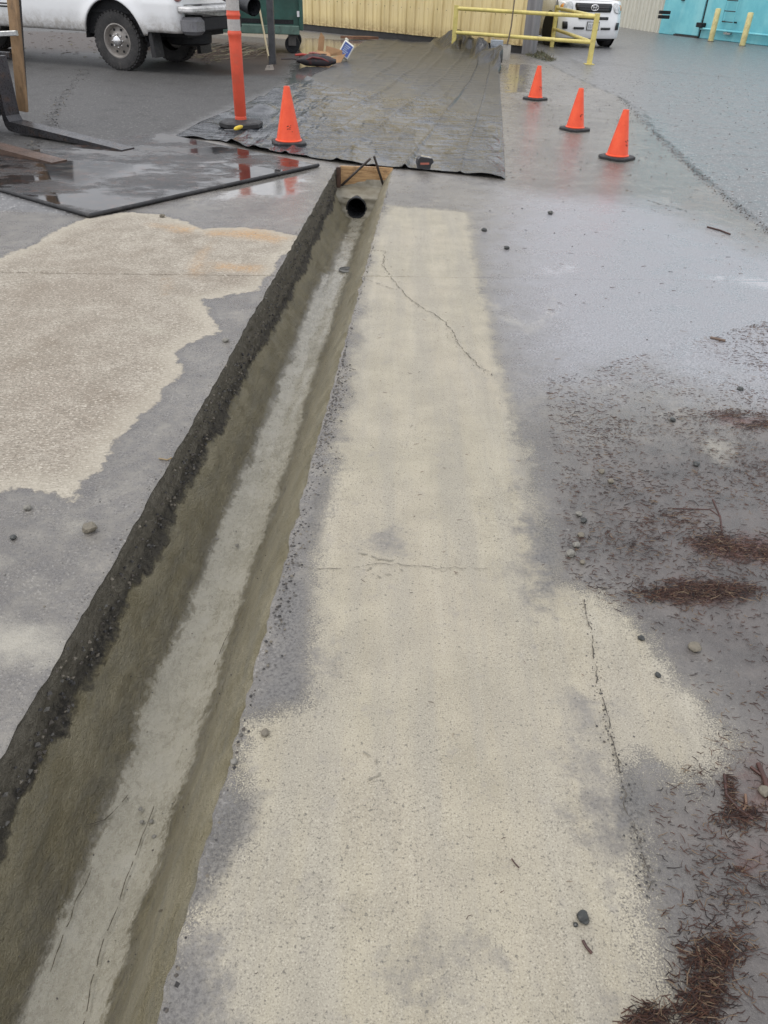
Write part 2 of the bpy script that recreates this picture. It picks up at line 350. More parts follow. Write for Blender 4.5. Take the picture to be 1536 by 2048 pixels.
A['yard_rough'] = both(pl((-800, 330), (0, 320), (230, 296), (345, 272), (480, 208), (590, 165), (660, 110), (600, 80), (0, 40), (-800, 0)))
A['gloss'] = both(pl((1003, 190), (1300, 230), (1420, 350), (1300, 420), (1060, 400), (1010, 360)), pl((440, 330), (650, 330), (600, 430), (500, 450), (420, 440)))
A['soak'] = both(pl((560, 1165), (606, 1150), (606, 1400), (545, 1400), (520, 1430)), pl((440, 1580), (530, 1590), (495, 1680), (440, 1740), (385, 1800)), pl((330, 1950), (400, 1890), (420, 1960), (400, 2060), (310, 2080)), pl((640, 960), (662, 955), (625, 1090), (600, 1110)), pl((1235, 1520), (1285, 1550), (1300, 1640), (1240, 1650)), pl((1300, 1700), (1345, 1740), (1400, 1950), (1340, 1900)), pl((1060, 1040), (1100, 1060), (1118, 1170), (1085, 1190))) - .01
A['painted_sheen'] = both(pl((1010, 380), (1300, 400), (1536, 500), (2000, 600), (2000, 800), (1536, 830), (1300, 760), (1080, 780), (1010, 650), (985, 500)))
A['puddle'] = both(pl((600, 75), (735, 82), (690, 150), (560, 175), (590, 110)), pl((1003, 128), (1060, 128), (1062, 186), (1004, 186)), pl((1110, 528), (1150, 530), (1150, 550), (1100, 550)), pl((1380, 548), (1536, 552), (1700, 590), (1536, 585)), pl((480, 320), (640, 340), (600, 400), (480, 400), (400, 410)), pl((0, 290), (220, 310), (60, 330), (-100, 320))) - .02
A['pale'] = both(pl((985, 605), (1040, 640), (1062, 655), (1095, 620), (1105, 590), (1112, 600), (1090, 655), (1058, 668), (1000, 635)), pl((998, 830), (1010, 835), (1045, 960), (1035, 940)), pl((1025, 830), (1035, 835), (1062, 930), (1052, 930)),
                 pl((1150, 1205), (1180, 1195), (1210, 1260), (1180, 1290)), pl((250, 640), (300, 650), (360, 665), (300, 672)), pl((1505, 445), (1536, 462), (1540, 475), (1495, 445)), pl((1400, 870), (1480, 880), (1450, 930), (1400, 900)),
                 pl((1300, 780), (1330, 790), (1310, 800)), pl((1310, 1300), (1395, 1390), (1440, 1450), (1380, 1440), (1290, 1340)), pl((-40, 1095), (50, 1110), (45, 1140), (-40, 1150)), pl((-60, 1230), (90, 1225), (185, 1280), (150, 1330), (40, 1345), (-60, 1330)), pl((120, 1035), (200, 1040), (190, 1075), (130, 1080))) - .02
CRK = [(.0022, pl((745, 500), (771, 503), (765, 530), (785, 560), (820, 600), (850, 620), (885, 640), (905, 665), (915, 690), (940, 715), (960, 735), (985, 752))), (.002, pl((725, 552), (830, 554))),
       (.0016, pl((1170, 1200), (1190, 1330), (1210, 1420), (1222, 1480), (1240, 1540), (1262, 1640), (1285, 1720), (1300, 1800))), (.002, pl((720, 555), (790, 580))), (.0012, pl((560, 1125), (640, 1140), (760, 1130), (980, 1140))),
       (.005, pl((1000, 222), (1100, 230), (1240, 240), (1305, 250))), (.008, pl((1150, 115), (1300, 140), (1400, 150), (1536, 162))), (.006, pl((1290, 400), (1380, 425))), (.004, pl((1430, 310), (1536, 315))), (.004, pl((1400, 250), (1536, 272)))]
PRT = [(.004, pl((715, 1110), (755, 1120), (790, 1121), (806, 1135), (792, 1150), (765, 1148))), (.003, pl((750, 1130), (735, 1142), (765, 1158))), (.003, pl((725, 1510), (752, 1515), (757, 1552), (732, 1565)))]
A['gap'] = lines(.018, pl((1065, 110), (1140, 150), (1240, 195)), pl((1240, 195), (1290, 225), (1310, 262), (1350, 300), (1400, 350), (1460, 400), (1540, 468)), pl((172, 135), (120, 200), (95, 262), (40, 310)))
A['moss'] = both(pl((1052, 96), (1085, 105), (1115, 122), (1090, 124), (1050, 110)))
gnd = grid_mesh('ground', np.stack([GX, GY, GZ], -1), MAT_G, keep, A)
tag(gnd, 'damp concrete and asphalt yard with pale cement dust beside the trench', kind='structure')

def ribbons(name, segs, mat, step, gap_p, zz, label, jit=1.):
    V = []; F = []
    for hw_, ln in segs:
        pts = []
        for p, q in zip(ln, ln[1:]):
            n_ = max(2, int((q - p).length / step))
            for i in range(n_): pts.append(p.lerp(q, i / n_))
        prev = None
        for i, p in enumerate(pts):
            t_ = (pts[min(i + 1, len(pts) - 1)] - pts[max(0, i - 1)]).normalized(); nn = Vector((-t_.y, t_.x, 0))
            c_ = p + nn * ((hw_ * 2 + .012 * jit) * noise.noise(Vector((p.x * 14, p.y * 14, 2))) + (hw_ + .006 * jit) * noise.noise(Vector((p.x * 55, p.y * 55, 5))))
            w_ = hw_ * random.uniform(.25, 1.1)
            if random.random() < gap_p: prev = None; continue
            V += [(c_.x + nn.x * w_, c_.y + nn.y * w_, zz), (c_.x - nn.x * w_, c_.y - nn.y * w_, zz)]
            k_ = len(V) - 2
            if prev is not None: F.append((prev, prev + 1, k_ + 1, k_))
            prev = k_
    me = bpy.data.meshes.new(name); me.from_pydata(V, [], F); me.materials.append(mat); o = bpy.data.objects.new(name, me); col.objects.link(o)
    return tag(o, label, kind='structure')
ribbons('pavement_crack', CRK, simple('crack_dirt', (.085, .074, .060), .9, var=.6, scale=40), .009, .10, .0042, 'fine dark cracks wandering over the pavement')
ribbons('boot_print', PRT, simple('pressed_wet_dust', (.25, .228, .18), .7, var=.3, scale=60), .006, .22, .0042, 'faint boot prints pressed into the pale dust', .5)

# ------------------------------------------------------------------ trench: mortar-lined channel
def trench_material():
    k = NB('trench_mortar'); al = k.co(scale=(1.3, .4, 1)); al2 = k.co(scale=(1, .62, 1))
    n0 = k.noise(7, 6, .65); n1 = k.noise(40, 5, .7); n2 = k.noise(160, 4, .7); ns = k.noise(14, 6, .7, al); nf = k.noise(60, 5, .75, al2)
    e = k.math('SUBTRACT', k.noise(9, 8, .72, al2), .5)
    strip = k.mr(k.math('ADD', k.attr('strip'), k.math('ADD', k.math('MULTIPLY', e, .13), k.math('MULTIPLY', k.math('SUBTRACT', nf, .5), .08))), -.014, .016)
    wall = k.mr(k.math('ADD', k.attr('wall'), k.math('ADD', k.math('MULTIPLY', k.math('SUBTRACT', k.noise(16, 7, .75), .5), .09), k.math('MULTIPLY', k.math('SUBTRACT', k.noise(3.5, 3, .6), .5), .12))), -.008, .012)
    ol = k.mix(k.mr(n0, .35, .65), (.262, .228, .140), (.365, .325, .220)); ol = k.mix(k.mr(ns, .45, .65, 0, .5), ol, (.24, .225, .175))
    ol = k.mix(k.mr(n2, .36, .28, 0, .8), ol, (.05, .045, .032)); ol = k.mix(k.mr(nf, .62, .72, 0, .5), ol, (.31, .295, .245))
    fl = k.mix(k.mr(n0, .35, .65), (.375, .35, .275), (.46, .43, .345)); fl = k.mix(k.mr(nf, .52, .38, 0, .35), fl, (.21, .19, .145)); fl = k.mix(k.mr(n0, .52, .66, 0, .4), fl, (.44, .42, .36)); fl = k.mix(k.mr(n2, .36, .28, 0, .5), fl, (.09, .08, .06))
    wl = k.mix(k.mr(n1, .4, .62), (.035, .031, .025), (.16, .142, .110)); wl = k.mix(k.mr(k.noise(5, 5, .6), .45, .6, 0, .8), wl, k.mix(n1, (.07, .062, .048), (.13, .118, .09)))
    band = k.mr(k.math('ADD', k.attr('strip'), k.math('ADD', k.math('MULTIPLY', e, .16), k.math('MULTIPLY', k.math('SUBTRACT', nf, .5), .10))), -.055, .01)
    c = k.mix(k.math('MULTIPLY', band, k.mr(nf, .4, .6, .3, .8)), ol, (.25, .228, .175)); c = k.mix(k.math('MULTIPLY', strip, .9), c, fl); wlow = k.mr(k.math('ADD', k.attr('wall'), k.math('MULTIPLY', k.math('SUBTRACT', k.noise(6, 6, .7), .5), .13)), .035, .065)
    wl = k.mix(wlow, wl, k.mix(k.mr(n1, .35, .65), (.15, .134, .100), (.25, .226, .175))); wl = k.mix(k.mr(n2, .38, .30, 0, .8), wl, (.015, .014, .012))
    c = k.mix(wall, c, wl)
    r = k.mixf(strip, k.mr(n0, .3, .7, .28, .46), k.mr(k.math('ADD', k.math('MULTIPLY', n0, .6), k.math('MULTIPLY', nf, .4)), .38, .62, .16, .42)); r = k.mixf(wall, r, .7)
    h = k.math('ADD', k.math('MULTIPLY', nf, 1.0), k.math('ADD', k.math('MULTIPLY', n1, 1.0), k.math('ADD', k.math('MULTIPLY', n2, .5), k.math('MULTIPLY', k.noise(18, 6, .75), 1.6))))
    h = k.math('ADD', h, k.math('MULTIPLY', strip, -.35)); h = k.math('ADD', h, k.math('MULTIPLY', k.math('MULTIPLY', band, nf), 1.0)); h = k.math('ADD', h, k.math('MULTIPLY', k.math('MULTIPLY', n1, wall), 2.5))
    k.set(k.b.inputs['Coat Weight'], k.math('MULTIPLY', band, k.math('SUBTRACT', 1., wall))); k.b.inputs['Coat Roughness'].default_value = .10; k.b.inputs['Coat IOR'].default_value = 1.4
    k.set(k.b.inputs['Coat Normal'], k.bump(k.math('ADD', nf, n1), .004, .5))
    return k.done(c, r, 0, k.bump(h, .018, k.mixf(strip, 1.0, .6)))
MAT_T = trench_material()
ts = np.concatenate([np.arange(-.6, 7.5, .0125)])
def wdepth(t): return float(np.interp(t, [0, 1, 2.7, 3.5, 4.6, 6, 7.5], [.14, .145, .165, .195, .24, .22, .18]))
def profile(t):
    w_ = wdepth(t); pts = [(-.876, -.0), (-.878, -.03), (-.879, -w_ * .5), (-.872, -w_ * .8), (-.862, -w_), (-.842, -w_ - .02)]
    z = -w_ - .02; n_ = -.842
    for q in np.linspace(0, 1, 8)[1:]: pts.append((n_ + (-.745 - n_) * (q ** .85), z + (-.362 - z) * math.sin(q * math.pi / 2)))
    pts += [(-.71, -.372), (-.66, -.375), (-.61, -.37), (-.578, -.36), (-.55, -.338), (-.525, -.30), (-.505, -.25), (-.485, -.20), (-.46, -.14), (-.43, -.08), (-.395, -.025), (-.376, 0.0)]
    return pts
rows = []; at_s = []; at_w = []
K = 72
for t in ts:
    pr = np.array(profile(t)); seg = np.r_[0, np.cumsum(np.hypot(*np.diff(pr, axis=0).T))]; q = np.linspace(0, seg[-1], K)
    pn = np.interp(q, seg, pr[:, 0]) * SCL; pz = np.interp(q, seg, pr[:, 1]); w_ = wdepth(t)
    eL, eR = edge_noise(t, 1.3, .008), edge_noise(t, 5.1, .011)
    row = []
    s0 = -.745 * SCL + .018 * noise.noise(Vector((t * 1.1, 3, 0))); s1 = -.575 * SCL + .022 * noise.noise(Vector((t * .9, 9, 0)))
    if t > 5.55: s0 = -.70 * SCL; s1 = -.60 * SCL
    for j in range(K):
        n_, z = pn[j], pz[j]; f = j / (K - 1)
        edge = min(1, j / 3, (K - 1 - j) / 3)
        isw = (1 if f < .5 else 0) * max(0, min(1, (z + w_ + .04) / .05))
        v = Vector((t * 14, j * .42, 1)); rough_ = noise.noise(v * 1.0) + .6 * noise.noise(v * 2.6)
        d = edge * ((.012 * isw * max(.25, noise.noise(Vector((t * 2.3, 4, 4))) + .55)) * rough_ + .007 * noise.noise(Vector((t * 2.6, j * .22, 5))) + .0035 * noise.noise(Vector((t * 9, j * .5, 15))) + .0018 * noise.noise(Vector((t * 30, j * 1.2, 6))))
        es = min(abs(n_ - s0), abs(n_ - s1)); d += edge * .005 * math.exp(-(es / .012) ** 2) * (noise.noise(Vector((t * 18, j, 8))) + .5) * (0 if isw else 1)
        if f < .45: n2, z2 = n_ + d, z + d * .3
        elif f < .72: n2, z2 = n_, z + d
        else: n2, z2 = n_ - d, z + d * .4
        n2 += eL * max(0, 1 - f * 8) + eR * max(0, 1 - (1 - f) * 8)
        if j in (1, K - 2): z2 = -.001; n2 = (NL + eL - .004) if j == 1 else (NR + eR + .004)
        s_ = t + SK * 0
        if j == 0: n2 = NL - .05
        if j == K - 1: n2 = NR + .05
        row.append((s_ * U.x + n2 * N.x, s_ * U.y + n2 * N.y, z2 - (.012 if j in (0, K - 1) else .0065)))
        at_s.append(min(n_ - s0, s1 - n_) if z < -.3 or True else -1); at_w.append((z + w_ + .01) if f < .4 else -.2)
    rows.append(row)
ROWS = np.array(rows)
pc = G(714, 413, -.29); s_p = pc.dot(U); n_p = pc.dot(N)
_c = (ROWS[:-1, :-1] + ROWS[1:, 1:]) / 2; _s = _c[..., 0] * U.x + _c[..., 1] * U.y; _n = _c[..., 0] * N.x + _c[..., 1] * N.y
tmask = ~((_s > s_p - .03) & (np.hypot(_n - n_p, _c[..., 2] + .29) < .092))
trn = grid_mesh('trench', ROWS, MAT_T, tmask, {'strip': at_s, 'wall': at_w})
tag(trn, 'narrow trench lined with olive grey wet mortar and a pale smooth floor', kind='structure')
def on_trench(px, py):
    z = -.37
    for _ in range(8):
        p = G(px, py, z); n_ = p.dot(N) / SCL; t_ = p.dot(U); pr = profile(t_)[6:-3]
        z = float(np.interp(n_, [q[0] for q in pr], [q[1] for q in pr]))
    return G(px, py, z + .004)
V = []; F = []
for ln in (((309, 1612), (290, 1660), (273, 1698), (246, 1780), (219, 1854), (195, 1917), (172, 2014), (160, 2070)), ((184, 1737), (156, 1800), (133, 1854), (109, 1917), (98, 1952)), ((430, 1330), (445, 1290), (462, 1250)), ((255, 1590), (210, 1640), (165, 1650)), ((640, 590), (655, 560), (660, 545))):
    pts = [on_trench(*p) for p in ln]; q_ = []
    for a, b in zip(pts, pts[1:]):
        m_ = max(2, int((b - a).length / .008)); q_ += [a.lerp(b, i / m_) for i in range(m_)]
    prev = None
    for i, p in enumerate(q_):
        t_ = (q_[min(i + 1, len(q_) - 1)] - q_[max(0, i - 1)]).normalized(); nn = Vector((-t_.y, t_.x, 0)); p = p + nn * .006 * noise.noise(Vector((p.x * 22, p.y * 22, 1))); w_ = random.uniform(.0004, .0017)
        if random.random() < .08: prev = None; continue
        V += [tuple(p + nn * w_), tuple(p - nn * w_)]
        if prev is not None: F.append((prev, prev + 1, len(V) - 1, len(V) - 2))
        prev = len(V) - 2
for px_, py_, a_, b_ in ((229, 1303, .010, .004), (229, 1398, .016, .004), (210, 1414, .006, .004), (246, 1412, .005, .003), (132, 1512, .012, .004), (137, 1508, .005, .003), (178, 1395, .006, .002), (347, 1803, .006, .003), (322, 1822, .007, .003), (330, 1845, .006, .002), (378, 1610, .004, .003), (370, 1625, .003, .002), (250, 1195, .008, .003), (420, 1100, .004, .003), (600, 900, .004, .003), (540, 1010, .004, .003), (295, 1465, .004, .002), (160, 1650, .004, .003)):
    p = on_trench(px_, py_); an = random.uniform(0, 3); b0 = len(V)
    for q in range(8):
        g_ = q * math.pi / 4; x_ = a_ * math.cos(g_) * random.uniform(.7, 1.2); y_ = b_ * math.sin(g_) * random.uniform(.6, 1.2); V.append((p.x + x_ * math.cos(an) - y_ * math.sin(an), p.y + x_ * math.sin(an) + y_ * math.cos(an), on_trench(px_, py_).z + .002))
    F.append(tuple(range(b0, b0 + 8)))
me = bpy.data.meshes.new('mortar_crack'); me.from_pydata(V, [], F); me.materials.append(simple('mortar_crack_dirt', (.075, .064, .042), .8)); o = bpy.data.objects.new('mortar_crack', me); col.objects.link(o)
tag(o, 'long thin cracks running along the pale trench floor', kind='structure')
# headwall below the board, curving down to the pipe
def hw_material():
    k = NB('headwall_mortar'); n0 = k.noise(9, 6, .65); n1 = k.noise(60, 5, .75); n2 = k.noise(150, 4, .7)
    c = k.mix(k.mr(n0, .35, .65), (.19, .17, .125), (.30, .28, .225)); c = k.mix(k.mr(n2, .36, .28, 0, .8), c, (.05, .045, .032)); c = k.mix(k.mr(k.noise(16, 6, .8), .62, .7, 0, .8), c, (.03, .028, .024))
    return k.done(c, k.mr(n0, .3, .7, .3, .55), 0, k.bump(k.math('ADD', n1, n2), .006, .8))
pc = G(714, 413, -.29); s_p = pc.dot(U); n_p = pc.dot(N)
hw = []
for a_ in range(41):
    row = []; f = a_ / 40
    for b_ in range(41):
        g = b_ / 40; n_ = NL + .003 + (NR - NL - .006) * g
        z = -.10 - .32 * f
        s_ = float(np.interp(z, [-.42, -.36, -.29, -.20, -.158, -.10], [s_p - .10, s_p - .08, s_p - .056, s_p - .046, T_END - .17, T_END - .14])) - .015 * abs(g - .5)
        s_ += .012 * noise.noise(Vector((g * 8, f * 8, 3)))
        p = U * s_ + N * n_; row.append((p.x, p.y, z))
    hw.append(row)
HW = np.array(hw); _c = (HW[:-1, :-1] + HW[1:, 1:]) / 2; _n = _c[..., 0] * N.x + _c[..., 1] * N.y
o = grid_mesh('trench_headwall', HW, hw_material(), ~(np.hypot(_n - n_p, _c[..., 2] + .29) < .092)); tag(o, 'rough mortar packed round the pipe at the trench end', kind='structure')

# ------------------------------------------------------------------ shared materials
m_black = simple('black_rubber', (.022, .022, .024), .6, var=.3, dirt=(.12, .11, .10), dirt_amt=.35)
m_orange = NB('orange_plastic'); _n = m_orange.noise(9, 6, .7); _s = m_orange.noise(30, 6, .8)
m_orange = m_orange.done(m_orange.mix(m_orange.mr(_s, .60, .72, 0, .6), m_orange.mix(m_orange.mr(_n, .3, .7), (.80, .075, .022), (.90, .11, .035)), (.25, .04, .02)), .42, 0, m_orange.bump(_n, .002, .3))
m_orange_worn = simple('worn_orange_plastic', (.72, .10, .05), .55, var=.18, scale=3, dirt=(.45, .13, .08), dirt_amt=.6)
m_scuff = simple('black_scuff', (.06, .02, .015), .7)
m_silver = simple('grey_reflective_band', (.42, .40, .38), .4, var=.15, scale=30)
m_white = simple('white_paint', (.70, .71, .72), .25, var=.06, scale=2, coat=.6, bump=.0005)
m_steel = simple('dark_steel', (.055, .055, .06), .35, metal=.5, var=.3, dirt=(.12, .07, .04), dirt_amt=.6)
m_rusty = simple('rusty_tan_steel', (.30, .19, .10), .6, var=.4, scale=5, dirt=(.07, .045, .03), dirt_amt=.9, stretch=(1, 1, .35))
m_galv = simple('galvanised_metal', (.45, .46, .46), .4, metal=.6, var=.2)
m_chrome = simple('bright_metal', (.75, .75, .76), .2, metal=1, var=.1)
m_wood = NB('raw_wood'); _g = m_wood.noise(6, 8, .7, m_wood.co(scale=(1, 6, 14)), .5)
m_wood = m_wood.done(m_wood.mix(m_wood.mr(m_wood.noise(9, 6, .8), .52, .66, 0, .75), m_wood.mix(m_wood.mr(_g, .35, .65), (.30, .165, .07), (.56, .36, .18)), (.10, .06, .035)), .55, 0, m_wood.bump(_g, .003, .6))
m_handle = simple('pale_wood_handle', (.52, .44, .28), .55, var=.3, scale=12, stretch=(1, 1, .2))
m_glass = simple('dark_glass', (.015, .018, .02), .05, var=.1, bump=0, coat=1)
m_dark = simple('dark_underside', (.012, .013, .015), .8, var=.3)

# ------------------------------------------------------------------ drain pipe, board, stakes, drain cover
d = -U
Mp = Matrix.Translation(U * s_p + N * n_p + Vector((0, 0, -.29))) @ Matrix((N, Vector((0, 0, 1)), -U)).transposed().to_4x4()
t = empty('drain_pipe', (0, 0, 0), 0, 'black plastic drain pipe opening into the trench end under the board', 'drain pipe')
k = MB(); k.rings([[(r_ * math.cos(a), r_ * math.sin(a), z) for a in np.linspace(0, 2 * math.pi, 41)[:-1]] for r_, z in ((.098, -.12), (.098, .055), (.094, .06), (.086, .06), (.083, .055), (.083, -.8), (.001, -.8))], Mp, caps=False)
k.build('pipe_wall', simple('black_pipe_plastic', (.03, .032, .036), .35), t, 40)
bd = empty('formwork_board', (0, 0, 0), 0, 'raw wooden board set across the far end of the trench above the pipe', 'board')
bl, br = G(680, 327), G(779, 337)
bl2 = U * (T_END - .06 + SK * NL) + N * (NL + .03); br2 = U * (T_END - .06 + SK * NR) + N * (NR + .002)
k = MB(); k.prism([bl2 + Vector((0, 0, .012)), br2 + Vector((0, 0, .006)), br2 + Vector((0, 0, -.15)), bl2 + Vector((0, 0, -.155))], U * .03)
k.build('plank', m_wood, bd, 0)
k = MB(); k.prism([bl2 - N * .026 + U * (-.05) + Vector((0, 0, .01)), bl2 + N * .012 + U * (-.05) + Vector((0, 0, .01)), bl2 + N * .012 + U * (-.05) + Vector((0, 0, -.24)), bl2 - N * .02 + U * (-.05) + Vector((0, 0, -.24))], U * .045)
k.build('end_cleat', simple('dark_wet_wood', (.09, .05, .035), .6, var=.4, dirt=(.02, .015, .012)), bd)
for nm, a_, b_, lab in (('steel_stake', (682, 372, -.20), (741, 317, .065), 'dark steel stake leaning to the right across the board'), ('steel_stake', (766, 369, -.16), (748, 312, .09), 'dark steel stake leaning to the left against the board')):
    p0 = G(*a_); p1 = G(*b_)
    Yb = T_END - .12
    p0 = AD(a_[0], a_[1], Yb - .03); p1 = AD(b_[0], b_[1], Yb - .10)
    k = MB(); k.tube([p0, p1], .011, 8); tag(k.build(nm, simple('stake_steel', (.07, .06, .055), .5, metal=.4, var=.4, dirt=(.12, .06, .03)), None, 50), lab, 'stake', 'steel stakes at the board')
dp = G(693, 540, -.372)
t = empty('drain_cover', dp, 0, 'small round slotted drain cover lying in the trench floor', 'drain cover')
k = MB(); k.lathe([(.056, -.02), (.060, -.012), (.060, .006), (.052, .010), (.050, .004), (.050, -.004)], 28, caps=False); k.build('rim', simple('dull_zinc', (.20, .20, .19), .55, metal=.3), t, 40)
k = MB(); k.lathe([(.001, -.004), (.051, -.004)], 24, caps=False); k.build('sump', m_dark, t)
m_gb = simple('dull_grate_steel', (.22, .22, .21), .55, metal=.3)
for i in range(5):
    y = -.036 + i * .018; hl = math.sqrt(.050 ** 2 - y * y)
    k = MB(); k.box(-hl, hl, y - .0035, y + .0035, -.003, .006, Matrix.Rotation(.5, 4, 'Z')); k.build('grate_bar', m_gb, t)
k = MB(); k.bar((-.036, -.034, .005), (.036, .034, .005), .006, .008); k.build('cross_bar', m_gb, t)

# ------------------------------------------------------------------ steel plate
def plate_material():
    k = NB('wet_steel_plate'); n0 = k.noise(1.3, 6, .65); n1 = k.noise(9, 7, .75); n2 = k.noise(90, 4, .7); n3 = k.noise(1.3, 8, .68, k.co(scale=(1, 1.5, 1)))
    c = k.mix(k.mr(n0, .35, .65), (.012, .012, .013), (.035, .030, .028)); c = k.mix(k.mr(n1, .5, .7, 0, .7), c, (.10, .05, .032)); c = k.mix(k.mr(n3, .60, .68, 0, .4), c, (.17, .155, .135))
    wetm = k.mr(n3, .42, .52)
    r = k.mixf(wetm, k.mr(n2, .3, .7, .22, .42), .05)
    return k.done(c, r, 0, k.bump(k.math('MULTIPLY', n2, k.math('SUBTRACT', 1.02, wetm)), .004, .5), spec=.22)
pa, pb, pc_ = G(178, 430, .022), G(637, 329, .022), G(388, 279, .022)
pdv = pa + (pc_ - pb) * 1.55; pc2 = pb + (pc_ - pb) * 1.55
pdir = (G(0, 378, .022) - pa).normalized(); ln = 2.25
pdv = pa + pdir * ln; pc2 = pb + (pc_ - pb).normalized() * ln
k = MB(); k.prism([pa, pb, pc2, pdv], (0, 0, -.02)); o = k.build('steel_plate', plate_material())
tag(o, 'large wet dark steel road plate lying on the yard left of the trench', 'steel plate')
# raised lip / hose-like rubber along the two near edges
for q0, q1 in ((pa, pb), (pa, pdv)):
    pts = [q0.lerp(q1, f) + Vector((0, 0, -.006)) for f in np.linspace(0, 1, 30)]
k = MB(); k.tube([q for q in [pa.lerp(pdv, f) + Vector((0, 0, -.004)) for f in np.linspace(.99, 0, 24)] + [pa.lerp(pb, f) + Vector((0, 0, -.004)) for f in np.linspace(.01, 1.0, 30)]], .015, 8)
o = k.build('rubber_edging', m_black, o, 60)

# ------------------------------------------------------------------ plastic sheet
def tarp_material():
    k = NB('black_plastic_sheet'); uv = k.tc.outputs['UV']
    def mp(sx, sy, r_=0):
        m_ = k.n('ShaderNodeMapping'); m_.inputs['Scale'].default_value = (sx, sy, 1); m_.inputs['Rotation'].default_value = (0, 0, r_); k.l(uv, m_.inputs[0]); return m_.outputs[0]
    rip = k.noise(1.0, 4, .55, mp(1.9, 4.6, .05), .7); rip2 = k.noise(1.0, 4, .55, mp(3.4, 8, -.10), .5); low = k.noise(1.2, 4, .5, mp(1.6, .35)); fine_ = k.noise(18, 5, .7, mp(1, 1))
    band = k.mr(low, .42, .60, .15, 1.)
    h = k.math('MULTIPLY', k.math('ADD', rip, k.math('MULTIPLY', rip2, .6)), band)
    h = k.math('ADD', h, k.math('MULTIPLY', k.noise(1.1, 3, .5, mp(5, .4)), .35)); h = k.math('ADD', h, k.math('MULTIPLY', fine_, .04))
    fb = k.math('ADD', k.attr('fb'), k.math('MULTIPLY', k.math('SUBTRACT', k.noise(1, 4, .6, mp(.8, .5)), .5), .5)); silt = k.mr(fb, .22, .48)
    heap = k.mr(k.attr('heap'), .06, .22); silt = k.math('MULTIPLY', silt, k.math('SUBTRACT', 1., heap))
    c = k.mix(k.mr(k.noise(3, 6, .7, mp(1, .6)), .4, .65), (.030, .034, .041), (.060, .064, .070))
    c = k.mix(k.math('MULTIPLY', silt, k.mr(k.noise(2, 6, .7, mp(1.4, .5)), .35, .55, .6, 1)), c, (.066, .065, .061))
    c = k.mix(k.mr(k.math('ADD', k.attr('crease'), k.math('MULTIPLY', k.math('SUBTRACT', k.noise(3, 5, .7, mp(1, 1.2)), .5), .5)), .62, .85, 0, .85), c, (.010, .010, .010))  # fold shade and trapped dirt painted dark along the creases
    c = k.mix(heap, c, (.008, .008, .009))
    return k.done(c, k.mixf(heap, k.mixf(silt, k.mr(k.noise(5, 6, .7, mp(1, 1)), .35, .65, .16, .30), .42), .30), 0, k.bump(h, .070, k.mixf(silt, 1.0, .22)), spec=k.mixf(silt, .75, .30))
FR = pl((345, 277), (388, 278), (440, 283), (500, 300), (540, 306), (600, 314), (640, 321), (700, 329), (770, 336), (835, 341), (920, 350), (1010, 360))
BK = pl((728, 84), (770, 80), (850, 78), (905, 84), (960, 92), (997, 116))
LF = pl((345, 277), (400, 246), (480, 213), (535, 190), (589, 171), (630, 150), (655, 140), (673, 124), (700, 104), (728, 84))
RG = pl((1010, 360), (1007, 300), (1004, 240), (1000, 180), (997, 116))
def along(poly, f):
    P_ = np.array([(p.x, p.y) for p in poly]); L_ = np.r_[0, np.cumsum(np.hypot(*np.diff(P_, axis=0).T))]; q = f * L_[-1]
    return np.array([np.interp(q, L_, P_[:, 0]), np.interp(q, L_, P_[:, 1])])
na_, nb_ = 300, 560
TP = np.zeros((nb_, na_, 3)); UVt = np.zeros((nb_, na_, 2)); AFB = np.zeros((nb_, na_)); AHP = np.zeros((nb_, na_)); ACR = np.zeros((nb_, na_))
c00, c10, c01, c11 = along(FR, 0), along(FR, 1), along(BK, 0), along(BK, 1)
